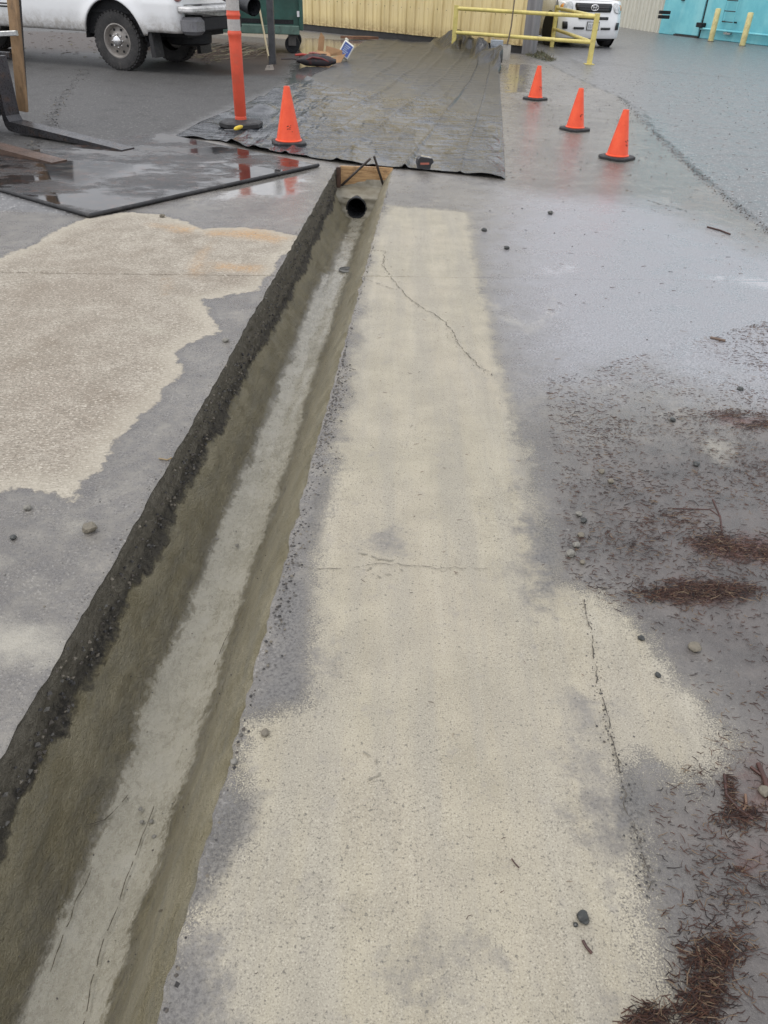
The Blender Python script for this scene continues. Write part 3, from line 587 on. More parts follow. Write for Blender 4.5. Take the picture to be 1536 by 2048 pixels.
for j in range(nb_):
    b_ = (j / (nb_ - 1)) ** 1.45; l_, r_ = along(LF, b_), along(RG, b_)
    for i in range(na_):
        a_ = i / (na_ - 1)
        q = along(FR, a_) * (1 - b_) + along(BK, a_) * b_ + l_ * (1 - a_) + r_ * a_ - (c00 * (1 - a_) * (1 - b_) + c10 * a_ * (1 - b_) + c01 * (1 - a_) * b_ + c11 * a_ * b_) if i % 1 == 0 else 0
        x, y = q
        z = .012 + .012 * noise.noise(Vector((x * 1.2, y * .35, 0))) + .008 * noise.noise(Vector((x * 3, y * .8, 4)))
        z += .010 * noise.noise(Vector((x * 2.6 + y * .4, y * 6.5, 7))) * max(0, min(1, noise.noise(Vector((x * 1.5, y * .3, 9))) * 2 + .6))
        # lengthwise creases / seams
        for ca, am, wd in ((.885, .020, .006), (.745, .045, .0055), (.66, .018, .010), (.56, .030, .008), (.47, .022, .010), (.40, .030, .008), (.30, .028, .012), (.20, .025, .012)):
            cc_ = ca + .012 * noise.noise(Vector((b_ * 5, ca * 50, 0))); ACR[j, i] = max(ACR[j, i], (1 if ca in (.745, .885) else .7) * math.exp(-((a_ - cc_) / .0045) ** 2)); z += am * math.exp(-((a_ - cc_) / wd) ** 2) * (.55 + .6 * noise.noise(Vector((b_ * 7, ca * 9, 2))))
        # loose crumples at the left
        if a_ < .45: z += .055 * (1 - a_ / .45) * max(0, noise.noise(Vector((x * 1.6 + y * .5, y * 1.5 - x * .6, 3))) * noise.noise(Vector((x * 2.6, y * 1.1, 13))) * 4)
        # curled front edge
        fe = math.exp(-b_ / .010); z += fe * .045 * max(0, noise.noise(Vector((a_ * 11, 0, 20))) + .12) * (1.6 if a_ < .35 else .7)
        # bunched heap at the back right
        if b_ > .55 and a_ > .28:
            hb = math.exp(-((b_ - .80 - .05 * (a_ < .6)) / .065) ** 2); pk = .38 * math.exp(-((a_ - .50) / .10) ** 2) + .42 * math.exp(-((a_ - .74) / .17) ** 2) + .30 * math.exp(-((a_ - .97) / .09) ** 2)
            rg_ = abs(noise.noise(Vector((x * 1.8, y * .8, 5)))) * 1.5 + .35 * abs(noise.noise(Vector((x * 4, y * 1.2, 6))))
            AHP[j, i] = hb * pk; z += hb * pk * (1.05 - .75 * rg_) ; x += hb * .12 * noise.noise(Vector((x * 3, y * 2, 8))); y += hb * .25 * noise.noise(Vector((x * 3, y * 2, 18)))
        edge = min(i, na_ - 1 - i) / 3.0
        z = max(.007, z * min(1, .35 + edge * .65))
        TP[j, i] = (x, y, z); UVt[j, i] = (x, y); AFB[j, i] = b_
m_tarp = tarp_material()
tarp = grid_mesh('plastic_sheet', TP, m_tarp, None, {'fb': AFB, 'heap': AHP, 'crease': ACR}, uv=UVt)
tag(tarp, 'wide black plastic sheet spread wrinkled over the yard behind the trench', 'plastic sheet')
sm = tarp.modifiers.new('thickness', 'SOLIDIFY'); sm.thickness = .004; sm.offset = 1

# ------------------------------------------------------------------ cones
def make_cone(h, rb, bw):
    root = empty('traffic_cone')
    k = MB(); b = bw / 2; c = .05
    ring = lambda s_, z: [(x * s_, y * s_, z) for x, y in ((-b + c, -b), (b - c, -b), (b, -b + c), (b, b - c), (b - c, b), (-b + c, b), (-b, b - c), (-b, -b + c))]
    k.rings([ring(1, 0), ring(1, .018), ring(.96, .026), ring(.80, .030)]); k.build('base', m_black, root)
    k = MB(); k.lathe([(rb * 1.1, .030), (rb * 1.1, .036), (rb, .042), (rb * .97, .06), (.031, h - .012), (.029, h), (.020, h), (.018, h - .05)], 40, caps=False); k.build('cone_body', m_orange, root, 40)
    k = MB()
    for q in range(9):
        a = -1.57 + random.uniform(-.25, .25); z = random.uniform(.12, .18); rr = rb * .97 + (.031 - rb * .97) * (z - .06) / (h - .07) + .0012
        s_ = random.uniform(.004, .012); k.add([(rr * math.cos(a + dx / rr), rr * math.sin(a + dx / rr), z + dz) for dx, dz in ((-s_, 0), (0, -s_ * .7), (s_ * .8, .2 * s_), (0, s_ * .5))], [(0, 1, 2, 3)])
    k.build('scuff_mark', m_scuff, root)
    return root
specs = [((578, 291), .516, .125, .335, .25, 'orange traffic cone standing on the black plastic sheet beside the tall post'),
         ((1233, 317), .448, .108, .31, .75, 'orange traffic cone closest to the camera of the three standing on bare pavement'),
         ((1149, 260), .444, .105, .31, .55, 'orange traffic cone in the middle of the three on the wet pavement'),
         ((1070, 199), .436, .102, .31, .70, 'orange traffic cone nearest the yellow railing of the three on bare pavement')]
for i, (pp, h, rb, bw, rz, lab) in enumerate(specs):
    c = make_cone(h, rb, bw); c.location = G(*pp) + Vector((0, 0, .022 if i == 0 else .003)); c.rotation_euler = (0, 0, rz); tag(c, lab, 'traffic cone', 'orange traffic cones')

# ------------------------------------------------------------------ delineator post
g0 = G(483, 257)
t = empty('delineator_post', g0 + Vector((0, 0, .02)), 0, 'tall orange delineator tube with grey reflective bands on a black rubber base', 'delineator')
k = MB(); k.lathe([(.235, 0), (.245, .01), (.245, .045), (.225, .058), (.10, .066), (.085, .075)], 8, Matrix.Rotation(.3, 4, 'Z')); k.build('rubber_base', m_black, t)
prof = [(.064, .06), (.064, .10), (.060, .104), (.060, .112), (.064, .118), (.066, .80), (.068, .865), (.073, .875), (.073, .90), (.068, .908), (.066, .93), (.066, 1.03), (.068, 1.036), (.073, 1.045), (.073, 1.06), (.068, 1.068), (.068, 1.08), (.066, 1.09), (.066, 1.23), (.072, 1.24), (.072, 1.26), (.05, 1.28), (.03, 1.36)]
k = MB(); k.lathe(prof, 32); k.build('tube', m_orange_worn, t, 40)
for z0, z1 in ((.915, 1.015), (1.092, 1.185)):
    k = MB(); k.lathe([(.0675, z0), (.0675, z1)], 32, caps=False); k.build('reflective_band', m_silver, t, 40)

# trowel and meter on the sheet
tp = G(473, 271) + Vector((0, 0, .05))
t = empty('trowel', tp, .3, 'small trowel with a yellow handle on the curled sheet edge by the post', 'trowel')
k = MB(); k.tube([(-.02, -.01, .01), (.0, 0, .018), (.05, .035, .026), (.075, .05, .03)], [.012, .020, .021, .012], 10); k.build('handle', simple('yellow_plastic', (.75, .55, .04), .35), t, 50)
k = MB(); k.prism([(-.14, -.02, 0), (-.12, .035, 0), (-.0, .035, 0), (.01, -.03, 0)], (0, 0, .006)); k.build('blade', m_steel, t)
mp_ = G(849, 342)
t = empty('tape_measure', mp_ + Vector((0, 0, .02)), .25, 'small dark block shaped tool with a red label on the front sheet edge', 'tool')
k = MB(); k.prism([(-.055, 0, .0), (.055, 0, .0), (.062, 0, .03), (.085, 0, .055), (.07, 0, .085), (-.045, 0, .1), (-.065, 0, .08), (-.07, 0, .045)], (0, .07, 0)); k.build('case', simple('black_tool_plastic', (.03, .03, .032), .4), t)
k = MB(); k.box(-.045, .04, -.004, -.001, .035, .052); k.build('label', simple('faded_red_label', (.42, .13, .09), .5), t)
k = MB(); k.box(-.05, .05, .01, .06, .094, .100, Matrix.Rotation(.15, 4, 'Y')); k.build('belt_clip', m_chrome, t)

# ------------------------------------------------------------------ forklift (only its front end is in the picture)
t = empty('forklift', (0, 0, 0), 0, 'front of a forklift with lowered black forks and rusty mast channels', 'forklift')
f0 = G(18, 258, .05); f1 = G(243, 300, .03)
dirf = (f1 - f0).normalized(); sidef = Vector((-dirf.y, dirf.x, 0))
def fork(o0, o1, hup):
    k = MB(); dd = (o1 - o0).normalized(); sd_ = Vector((-dd.y, dd.x, 0)); w_ = .17
    prof_ = [(-.06, hup), (-.06, .10), (-.05, .045), (-.01, .005), (.05, -.005), ((o1 - o0).length, -.012), ((o1 - o0).length, .0), (.12, .085), (.03, .09), (.01, .12), (.0, .14), (.0, hup)]
    k.prism([o0 + dd * a + Vector((0, 0, b)) for a, b in prof_], sd_ * w_); return k
k = fork(f0 + Vector((0, 0, -.02)), f1, .66); k.build('fork', m_steel, t)
k = fork(f0 - sidef * .78 - dirf * .05 + Vector((0, 0, -.03)), f1 - sidef * .78 - dirf * .06 + Vector((0, 0, 0)), .66); k.build('fork', simple('rusty_fork_steel', (.10, .062, .045), .45, metal=.3, var=.4, dirt=(.2, .1, .05)), t)
k = MB(); q0 = AD(20, -60, 8.9); q1 = AD(46, 222, 8.9); k.bar(q0, q1, .10, .06, up=(0, 1, 0)); k.build('mast_channel', m_rusty, t)
k = MB(); k.bar(q0 + Vector((-.005, .10, 0)), q1 + Vector((-.03, .10, .03)), .08, .08, up=(0, 1, 0)); k.build('inner_channel', m_steel, t)
k = MB(); q = AD(-120, 74, 8.78); q2 = AD(34, 66, 8.78); k.bar(q, q2, .05, .045); k.build('cross_bar', m_galv, t)
k = MB(); k.bar(q + Vector((0, 0, -.12)) - Vector((0, -.05, 0)), AD(20, 110, 8.83), .05, .05); k.build('cross_bar', m_steel, t)
cr = f0 + Vector((-.12, .1, 0))
qa, qb = AD(-90, 100, 8.75), AD(22, 240, 8.75)
k = MB(); k.box(qa.x, qb.x, 8.75, 8.81, qb.z + .05, qa.z, b=.01); k.build('backrest_plate', m_steel, t)
k = MB(); k.box(cr.x - 1.1, cr.x - .08, cr.y - .55, cr.y + .25, .12, .22, b=.01); k.box(cr.x - 1.1, cr.x - .08, cr.y - .55, cr.y + .25, .50, .60, b=.01); k.build('carriage', m_steel, t)
k = MB(); k.box(cr.x - 2.6, cr.x - .9, cr.y - .6, cr.y + .8, .25, 1.25, b=.05); k.build('truck_body', simple('forklift_yellow', (.55, .33, .04), .5, dirt=(.1, .07, .04)), t)
for yy in (-.62, .68):
    k = MB(); k.lathe([(.12, -.1), (.28, -.1), (.30, -.07), (.30, .07), (.28, .1), (.12, .1)], 28, Matrix.Translation((cr.x - 1.15, cr.y + yy, .30)) @ Matrix.Rotation(R(90), 4, 'X')); k.build('wheel', m_black, t, 40)

# ------------------------------------------------------------------ pickup truck
def wheel(parent, x, y, r, tw, rim_r, facing, tread=True, mat_rim=None, hub=True, name='wheel'):
    wr = bpy.data.objects.new(name, None); col.objects.link(wr); wr.parent = parent; wr.location = (x, y, r)
    wr.rotation_euler = (R(90) * facing, 0, 0)              # local z = outwards
    k = MB(); h = tw / 2
    k.lathe([(rim_r, -h * .8), (r * .80, -h), (r * .95, -h * .92), (r * .985, -h * .7), (r * .985, h * .7), (r * .95, h * .92), (r * .80, h), (rim_r, h * .8), (rim_r - .01, h * .6)], 48, caps=False)
    if tread:
        nb = 40
        for i in range(nb):
            a = 2 * math.pi * i / nb
            for s_, (z0, z1) in enumerate(((-h * .86, -h * .45), (-h * .35, h * .3), (h * .42, h * .88))):
                Mt = Matrix.Rotation(a + .08 * (s_ % 2), 4, 'Z') @ Matrix.Translation((r * .992, 0, 0)) @ Matrix.Rotation(.25 * (1 - s_), 4, 'X')
                k.box(-.012, .008, -r * .052, r * .052, z0, z1, Mt)
            Mt = Matrix.Rotation(a, 4, 'Z') @ Matrix.Translation((r * .925, 0, h * .93)); k.box(-r * .05, r * .035, -r * .03, r * .03, -.008, .006, Mt)
    k.build('tyre', m_tyre, wr, 35)
    m_ = mat_rim or m_rim
    k = MB(); k.lathe([(rim_r + .008, h * .78), (rim_r + .012, h * .84), (rim_r - .004, h * .86), (rim_r - .02, h * .70), (rim_r - .035, h * .30), (rim_r * .62, h * .42), (rim_r * .50, h * .62), (rim_r * .34, h * .66), (.001, h * .66)], 40, caps=False); k.build('rim', m_, wr, 40)
    if hub:
        k = MB(); k.lathe([(rim_r * .30, h * .66), (rim_r * .29, h * .95), (rim_r * .24, h * 1.02), (.001, h * 1.02)], 28, caps=False); k.build('hub_cap', m_chrome, wr, 40)
        for i in range(8):
            a = 2 * math.pi * i / 8
            k = MB(); k.lathe([(.012, h * .62), (.011, h * .80), (.001, h * .82)], 6, Matrix.Translation((rim_r * .40 * math.cos(a), rim_r * .40 * math.sin(a), 0)), caps=False); k.build('lug_nut', m_chrome, wr)
            a += .39
            k = MB(); k.lathe([(.001, h * .06), (.020, h * .06)], 14, Matrix.Translation((rim_r * .70 * math.cos(a), rim_r * .70 * math.sin(a), h * .36 + .004)), caps=False); k.build('hand_hole', m_dark, wr)
    return wr
m_tyre = simple('tyre_rubber', (.035, .034, .034), .7, var=.35, dirt=(.10, .09, .08), dirt_amt=.6)
m_rim = simple('dull_alloy', (.30, .28, .26), .45, metal=.4, var=.25, dirt=(.16, .13, .10), dirt_amt=.5)
def truck_paint():
    k = NB('white_truck_paint'); z = k.n('ShaderNodeSeparateXYZ'); k.l(k.tc.outputs['Object'], z.inputs[0])
    n1 = k.noise(12, 8, .8); lowz = k.mr(k.math('ADD', z.outputs[2], k.math('MULTIPLY', k.noise(5, 6, .7), .35)), 1.02, .72)
    c = k.mix(k.math('MULTIPLY', lowz, k.mr(n1, .35, .6, .25, .75)), (.78, .79, .80), (.30, .27, .23))
    c = k.mix(k.math('MULTIPLY', lowz, k.mr(k.noise(38, 5, .8), .62, .68)), c, (.06, .055, .05))
    return k.done(c, k.mixf(lowz, .28, .6), 0, None, coat=.5)
m_truck = truck_paint()
tw_pos = G(243, 141)
TH = R(16)
trk = empty('pickup_truck', tw_pos, math.pi - TH, 'white pickup truck with muddy rear quarter parked left of the dumpster', 'pickup truck')
# truck local frame: +x forwards (image left), near side is +y
R_W = .42; WB = 3.95; YS = .06                    # near wheel outer face about y=0
def side_panel(y_sign, y0):
    xs = np.concatenate([np.linspace(-1.22, -.62, 14), np.linspace(-.60, .60, 41), np.linspace(.62, 2.6, 24)]); zs = np.linspace(0, 1, 22)
    P_ = np.zeros((len(xs), len(zs), 3))
    for i, x in enumerate(xs):
        dx = abs(x - .0); ra = .545
        zl = .53 + (.05 if x < -.6 else 0)
        if dx < ra: zl = max(zl, .44 + math.sqrt(ra * ra - dx * dx) * 1.02)
        for j, f in enumerate(zs):
            z = zl + (1.42 - zl) * f
            prof_ = np.interp(z, [.5, .62, .80, .98, 1.02, 1.3, 1.42], [-.06, -.015, .0, .0, -.018, -.035, -.06])
            da = math.hypot(x, z - .44) - ra; fl_ = .035 * math.exp(-(da / .10) ** 2)
            yy = y0 + y_sign * (prof_ + fl_ - (.16 * max(0, (-x - 1.08) / .14) ** 2))
            P_[i, j] = (x, yy, z)
    return P_
o = grid_mesh('bed_side', side_panel(1, .03), m_truck, parent=trk); s_ = o.modifiers.new('t', 'SOLIDIFY'); s_.thickness = .03; s_.offset = 0
o = grid_mesh('bed_side', side_panel(-1, -1.97), m_truck, parent=trk); s_ = o.modifiers.new('t', 'SOLIDIFY'); s_.thickness = .03; s_.offset = 0
# rear cab + doors as lofted strip
def slab_side(name, xa, xb, zl, zt, y0, mat=m_truck, sgn=1):
    P_ = np.zeros((8, 14, 3))
    for i, x in enumerate(np.linspace(xa, xb, 8)):
        for j, f in enumerate(np.linspace(0, 1, 14)):
            z = zl + (zt - zl) * f; P_[i, j] = (x, y0 + sgn * float(np.interp(z, [.4, .58, .8, 1.0, 1.05, 1.42], [-.08, -.02, .0, .0, -.015, -.05])), z)
    o = grid_mesh(name, P_, mat, parent=trk); q = o.modifiers.new('t', 'SOLIDIFY'); q.thickness = .03; q.offset = 0; return o
# overlap is avoided: bed ends at x 1.32
for o in [c for c in trk.children if c.name.startswith('bed_side')]:
    me = o.data
slab_side('door', 2.63, 3.70, .50, 1.42, .035)
slab_side('door', 2.63, 3.70, .50, 1.42, -1.975, sgn=-1)
slab_side('front_fender', 3.73, 5.3, .62, 1.35, .02)
k = MB(); k.prism([(5.3, 0, .6), (5.3, 0, 1.25), (5.0, 0, 1.38), (3.7, 0, 1.42), (3.1, 0, 1.95), (1.35, 0, 2.0), (1.2, 0, 1.42), (1.2, 0, .6)], (0, -1.82, 0), Matrix.Translation((0, -.06, 0))); k.build('cab', m_truck, trk)
k = MB(); k.prism([(3.55, 0, 1.46), (3.05, 0, 1.88), (2.3, 0, 1.92), (2.3, 0, 1.46)], (0, .012, 0), Matrix.Translation((0, -.06, 0))); k.prism([(2.2, 0, 1.46), (2.2, 0, 1.92), (1.45, 0, 1.92), (1.36, 0, 1.46)], (0, .012, 0), Matrix.Translation((0, -.06, 0))); k.build('side_window', m_glass, trk)
k = MB(); k.box(-1.1, 1.25, -1.9, -.05, .80, .84); k.box(1.0, 1.2, -1.9, -.06, .84, 1.40); k.build('bed_floor', m_dark, trk)
k = MB(); k.box(-1.12, 5.0, -1.6, -.35, .50, .66); k.box(-.6, .62, -.34, -.08, .50, 1.16); k.box(-.6, .62, -1.85, -1.6, .50, 1.16); k.build('chassis', m_dark, trk)
k = MB()
for i in range(15):
    a0 = math.pi * i / 14; k_ = .56
    k.add([(k_ * math.cos(a0), .02, .44 + k_ * math.sin(a0)), (k_ * math.cos(a0), -.32, .44 + k_ * math.sin(a0))], [])
base = len(k.v) - 30
for i in range(14): k.f.append((base + 2 * i, base + 2 * i + 1, base + 2 * i + 3, base + 2 * i + 2))
k.build('wheel_arch_liner', m_dark, trk, 60)
for xx in (2.61, 3.715):
    k = MB(); k.box(xx - .014, xx + .014, -.02, .022, .52, 1.42); k.build('door_gap', m_dark, trk)
for xa, xb in ((1.75, 2.45), (2.75, 3.6)):
    k = MB(); k.box(xa, xb, .028, .062, .80, .865, b=.012); k.build('side_moulding', m_black, trk, 40)
    k = MB(); k.box(xa + .03, xb - .03, .060, .066, .825, .840); k.build('moulding_strip', m_chrome, trk)
wheel(trk, 0, -.12, R_W, .27, .235, -1)
wheel(trk, WB, -.12, R_W, .27, .235, -1)
wheel(trk, 0, -1.82, R_W, .27, .235, 1, hub=False); wheel(trk, WB, -1.82, R_W, .27, .235, 1, hub=False)
k = MB(); k.lathe([(.06, -1.7), (.06, 0)], 12, Matrix.Translation((0, -.1, .42)) @ Matrix.Rotation(R(-90), 4, 'X')); k.build('rear_axle', m_dark, trk)
k = MB(); k.box(-1.235, -1.14, -.10, .015, 1.0, 1.34, b=.02); k.build('tail_light', simple('dirty_tail_light', (.22, .06, .06), .2, coat=.8), trk, 40)
k = MB(); k.prism([(-1.20, .02, .84), (-1.24, -.3, .85), (-1.26, -1.0, .80), (-1.24, -1.75, .74), (-1.20, -1.92, .74)], (0, 0, .10)); k.f = k.f; k.build('bumper_top', simple('chipped_white_steel', (.72, .72, .70), .4, dirt=(.2, .18, .16)), trk)
for xx in (0.0,):
    k = MB(); k.box(-1.46, -1.20, -1.90, .03, .86, .935, b=.02); k.build('rear_bumper', simple('chipped_white_bumper', (.70, .70, .69), .4, dirt=(.2, .18, .16), dirt_amt=.6), trk, 40)
k = MB(); k.box(-1.47, -1.19, -.36, .0, .56, .80, b=.05); k.build('bumper_corner', simple('grey_bumper_plastic', (.17, .17, .18), .35, var=.2), trk, 40)
k = MB(); k.box(-1.40, -1.20, -1.8, -.42, .60, .78, b=.02); k.build('hitch_beam', m_dark, trk)
k = MB(); k.box(-1.20, -1.14, -1.86, -.10, .95, 1.40, b=.01); k.build('tailgate', m_truck, trk, 40)
k = MB(); k.prism([(-.60, 0, .60), (-.66, 0, .60), (-.70, 0, .22), (-.62, 0, .22)], (0, -.26, 0)); k.build('mud_flap', m_black, trk)
k = MB(); k.lathe([(.001, -.11), (.30, -.11), (.37, -.08), (.38, 0), (.37, .08), (.30, .11), (.001, .11)], 32, Matrix.Translation((-.78, -1.0, .47))); k.build('spare_tyre', m_dark, trk, 40)
k = MB(); k.prism([(-.60, 0, .60), (-.66, 0, .60), (-.70, 0, .18), (-.62, 0, .18)], (0, -.40, 0), Matrix.Translation((0, -1.5, 0))); k.build('mud_flap', m_black, trk)
# black pipe sticking out of the bed
pp0, pp1 = AD(455, -14, 14.2), AD(508, 14, 13.7)
k = MB(); L_ = (pp1 - pp0).normalized(); k.tube([pp0 - L_ * 1.6, pp0, pp1], .125, 20, caps=False); k.tube([pp1, pp0 - L_ * 1.6], .112, 20, caps=False)
tag(k.build('black_pipe', simple('black_pipe', (.028, .03, .034), .35, var=.2), None, 50), 'fat black plastic pipe sticking out behind the pickup', 'pipe')

# ------------------------------------------------------------------ dumpster
m_green = simple('green_dumpster_paint', (.028, .095, .075), .45, var=.3, scale=3, dirt=(.09, .10, .07), dirt_amt=.6)
dq = G(602, 108); dth = R(5)
dm = empty('dumpster', dq, dth, 'green ribbed steel dumpster standing on casters against the yellow wall', 'dumpster')
k = MB(); k.box(-3.6, 0, .10, 1.7, .42, 1.75, b=.01); k.build('body', m_green, dm)
k = MB(); k.box(-3.62, -.02, -.02, .12, .34, .50, b=.012); k.build('bottom_sill', simple('grey_green_sill', (.10, .17, .14), .5, dirt=(.05, .045, .035), dirt_amt=.7), dm)
k = MB(); k.box(-3.5, -.14, .094, .12, .52, .60); k.build('sill_gap', m_dark, dm)
k = MB(); k.box(-.02, .06, .0, .22, .42, 1.8, b=.01); k.build('corner_post', m_green, dm)
for x in (-.75, -1.5, -2.25, -3.0):
    k = MB(); k.box(x - .07, x + .07, .02, .12, .50, 1.72, b=.01); k.build('vertical_rib', simple('rust_streaked_rib', (.12, .06, .04), .6, var=.4) if x == -1.5 else m_green, dm)
for z in (.98, 1.42):
    k = MB(); k.box(-3.55, -.03, .065, .12, z, z + .05, b=.008); k.build('side_rail', m_green, dm)
k = MB(); k.box(-3.66, .05, -.02, 1.75, 1.75, 1.82, b=.012); k.build('top_rim', m_green, dm)
k = MB(); k.box(-.06, -.01, -.012, -.005, .66, .76); k.build('paper_label', simple('white_label', (.7, .7, .7), .5), dm)
for x in (-.18, -3.3):
    for y in (.14, 1.5):
        wr = bpy.data.objects.new('caster', None); col.objects.link(wr); wr.parent = dm; wr.location = (x, y, .16)
        k = MB(); k.lathe([(.05, -.04), (.15, -.04), (.16, -.02), (.16, .02), (.15, .04), (.05, .04), (.03, .05), (.001, .05)], 24, Matrix.Rotation(R(90), 4, 'X')); k.build('caster_wheel', m_dark, wr, 40)
        k = MB(); k.box(-.08, .08, -.07, -.055, -.02, .24); k.box(-.08, .08, .055, .07, -.02, .24); k.box(-.1, .1, -.09, .09, .24, .26); k.build('caster_fork', simple('caster_steel', (.09, .085, .08), .5, metal=.4), wr)

# black square post, and hoe leaning on it
pq = G(546, 128)
k = MB(); k.bar(pq, pq + Vector((-.01, 0, 2.3)), .12, .10, up=(0, 1, 0)); tag(k.build('steel_post', simple('dark_grey_steel_post', (.075, .078, .085), .45, metal=.3, var=.25, scale=8)), 'dark grey square steel post standing in front of the dumpster', 'post')
hp = G(540, 141); ht = AD(505, -60, hp.y + .45)
t = empty('hoe', hp, 0, 'long pale wooden handled hoe leaning by the dark steel post', 'hoe')
k = MB(); k.tube([(.0, 0, .12), tuple((ht - hp) * .5 + Vector((.0, 0, .05))), tuple(ht - hp)], [.017, .016, .015], 10); k.build('handle', m_handle, t, 50)
k = MB(); k.tube([(.0, 0, .22), (.0, 0, .10), (-.01, -.03, .05)], [.020, .018, .012], 8); k.build('socket', m_steel, t, 50)
k = MB(); k.prism([(-.09, -.06, .0), (.07, -.02, .01), (.05, .0, .09), (-.05, -.02, .08)], (.01, -.012, .004)); k.build('blade', simple('muddy_grey_steel', (.25, .22, .19), .6), t)

# ------------------------------------------------------------------ yellow metal building
wa, wb = G(600, 60), G(1045, 108)
wdir = (wb - wa).normalized(); wlen = (wb - wa).length
wn = Vector((wdir.y, -wdir.x, 0))
if wn.y > 0: wn = -wn
yaw = math.atan2(wdir.y, wdir.x)
yb = empty('yellow_building', wa, yaw, 'yellow ribbed metal building behind the plastic sheet', 'building')
def yellow_mat():
    k = NB('yellow_sheet_metal'); z = k.n('ShaderNodeSeparateXYZ'); k.l(k.tc.outputs['Object'], z.inputs[0])
    st = k.noise(3, 6, .7, k.co(scale=(1, 1, .15))); n1 = k.noise(9, 7, .75)
    c = k.mix(k.mr(st, .35, .65), (.60, .47, .22), (.78, .64, .33)); c = k.mix(k.mr(k.noise(.9, 4, .6), .45, .65, 0, .4), c, (.72, .60, .36))
    low = k.mr(k.math('ADD', z.outputs[2], k.math('MULTIPLY', n1, .5)), .75, .40); c = k.mix(k.math('MULTIPLY', low, k.mr(n1, .4, .6, .1, .75)), c, (.26, .16, .07))
    c = k.mix(k.mr(k.noise(30, 5, .8), .68, .73, 0, .6), c, (.16, .09, .05))
    return k.done(c, .5, 0, k.bump(n1, .004, .3))
m_yel = yellow_mat()
sg = 1 if (Matrix.Rotation(yaw, 3, 'Z') @ Vector((0, -1, 0))).dot(wn) > 0 else -1     # local -y faces the yard
WL0 = -9.0; PW = .9
def rib_panel(w_, h_, z0, nr=3, d=.035, rw=.03):
    k = MB(); pts = [(0, 0)]
    for i in range(nr):
        x = w_ * (i + .5) / nr; pts += [(x - rw * 1.6, 0), (x - rw * .8, -d), (x + rw * .8, -d), (x + rw * 1.6, 0)]
        if i < nr - 1: xm = w_ * (i + 1) / nr; pts += [(xm - .02, 0), (xm - .01, -.008), (xm + .01, -.008), (xm + .02, 0)]
    pts.append((w_ - .004, 0)); n = len(pts)
    k.add([(x, y, z) for x, y in pts for z in (z0, z0 + h_)], [(2 * i, 2 * i + 2, 2 * i + 3, 2 * i + 1) for i in range(n - 1)])
    k.add([(x, y, z) for x, y in ((0, .03), (w_ - .004, .03)) for z in (z0, z0 + h_)], [(0, 1, 3, 2)])
    return k
first = None; x = wlen; i = 0
while x > WL0:
    x -= PW
    if first is None: first = rib_panel(PW, 2.85, .16).build('wall_panel', m_yel, yb); o = first
    else: o = first.copy(); col.objects.link(o)
    o.location = (x, -.004 * (i % 2), 0); i += 1
k = MB(); k.box(WL0, wlen, .02, .2, -.1, .18); k.build('foundation', simple('dark_wet_foundation', (.03, .028, .027), .5), yb)
k = MB(); k.box(WL0, wlen, .0, .03, .145, .165); k.build('base_flashing', m_dark, yb)
_iy = Matrix.Rotation(-yaw, 3, 'Z'); _bk = _iy @ (Vector((.02, 1, 0)) * 6.0)
k = MB(); k.prism([(WL0, .06, .1), (wlen, .06, .1), (wlen, .06, 2.95), (WL0, .06, 2.95)], _bk); k.build('inner_shell', m_yel, yb)
k = MB(); k.box(wlen, wlen + .26, -.06, .20, .0, 3.02, b=.01); k.build('corner_post', simple('weathered_grey_post', (.20, .195, .20), .5, var=.3, stretch=(1, 1, .1)), yb)
k = MB(); k.prism([(WL0 - .3, -.12, 3.03), (wlen + .4, -.12, 3.03), (wlen + .4, -.12, 3.14), (WL0 - .3, -.12, 3.14)], _bk * 1.06); k.build('roof', m_galv, yb)
for i in range(46):
    pass
# screws along the panels
k = MB()
for z in (.75, 1.15):
    xx = wlen
    while xx > 0:
        xx -= .15; k.lathe([(.010, 0), (.008, .012), (.001, .014)], 6, Matrix.Translation((xx, -.001, z + .01 * math.sin(xx * 9))) @ Matrix.Rotation(R(90), 4, 'X'), caps=False)
k.build('screw_heads', m_steel, yb)['kind'] = 'stuff'

# ------------------------------------------------------------------ railing
m_ry = simple('yellow_rail_paint', (.66, .56, .18), .45, var=.15, scale=5, dirt=(.25, .14, .05), dirt_amt=.55)
r1 = G(1178, 129); r2 = G(1103, 94); HR = .86
r0 = G(906, 106)
rl = empty('safety_railing', (0, 0, 0), 0, 'yellow pipe safety railing at the corner of the yellow building', 'railing')
for p in (r0, r1, r2):
    k = MB(); k.bar(p + Vector((0, 0, 0)), p + Vector((0, 0, HR + .06)), .10, .10, up=(0, 1, 0)); k.build('post', m_ry, rl)
k = MB(); k.box(r1.x - .1, r1.x + .1, r1.y - .1, r1.y + .1, .003, .015); k.build('foot_plate', m_ry, rl)
for a_, b_ in ((r0, r1), (r1, r2)):
    for z in (HR, HR * .47):
        k = MB(); k.tube([a_ + Vector((0, 0, z)), b_ + Vector((0, 0, z))], .038, 12); k.build('rail_pipe', m_ry, rl, 50)

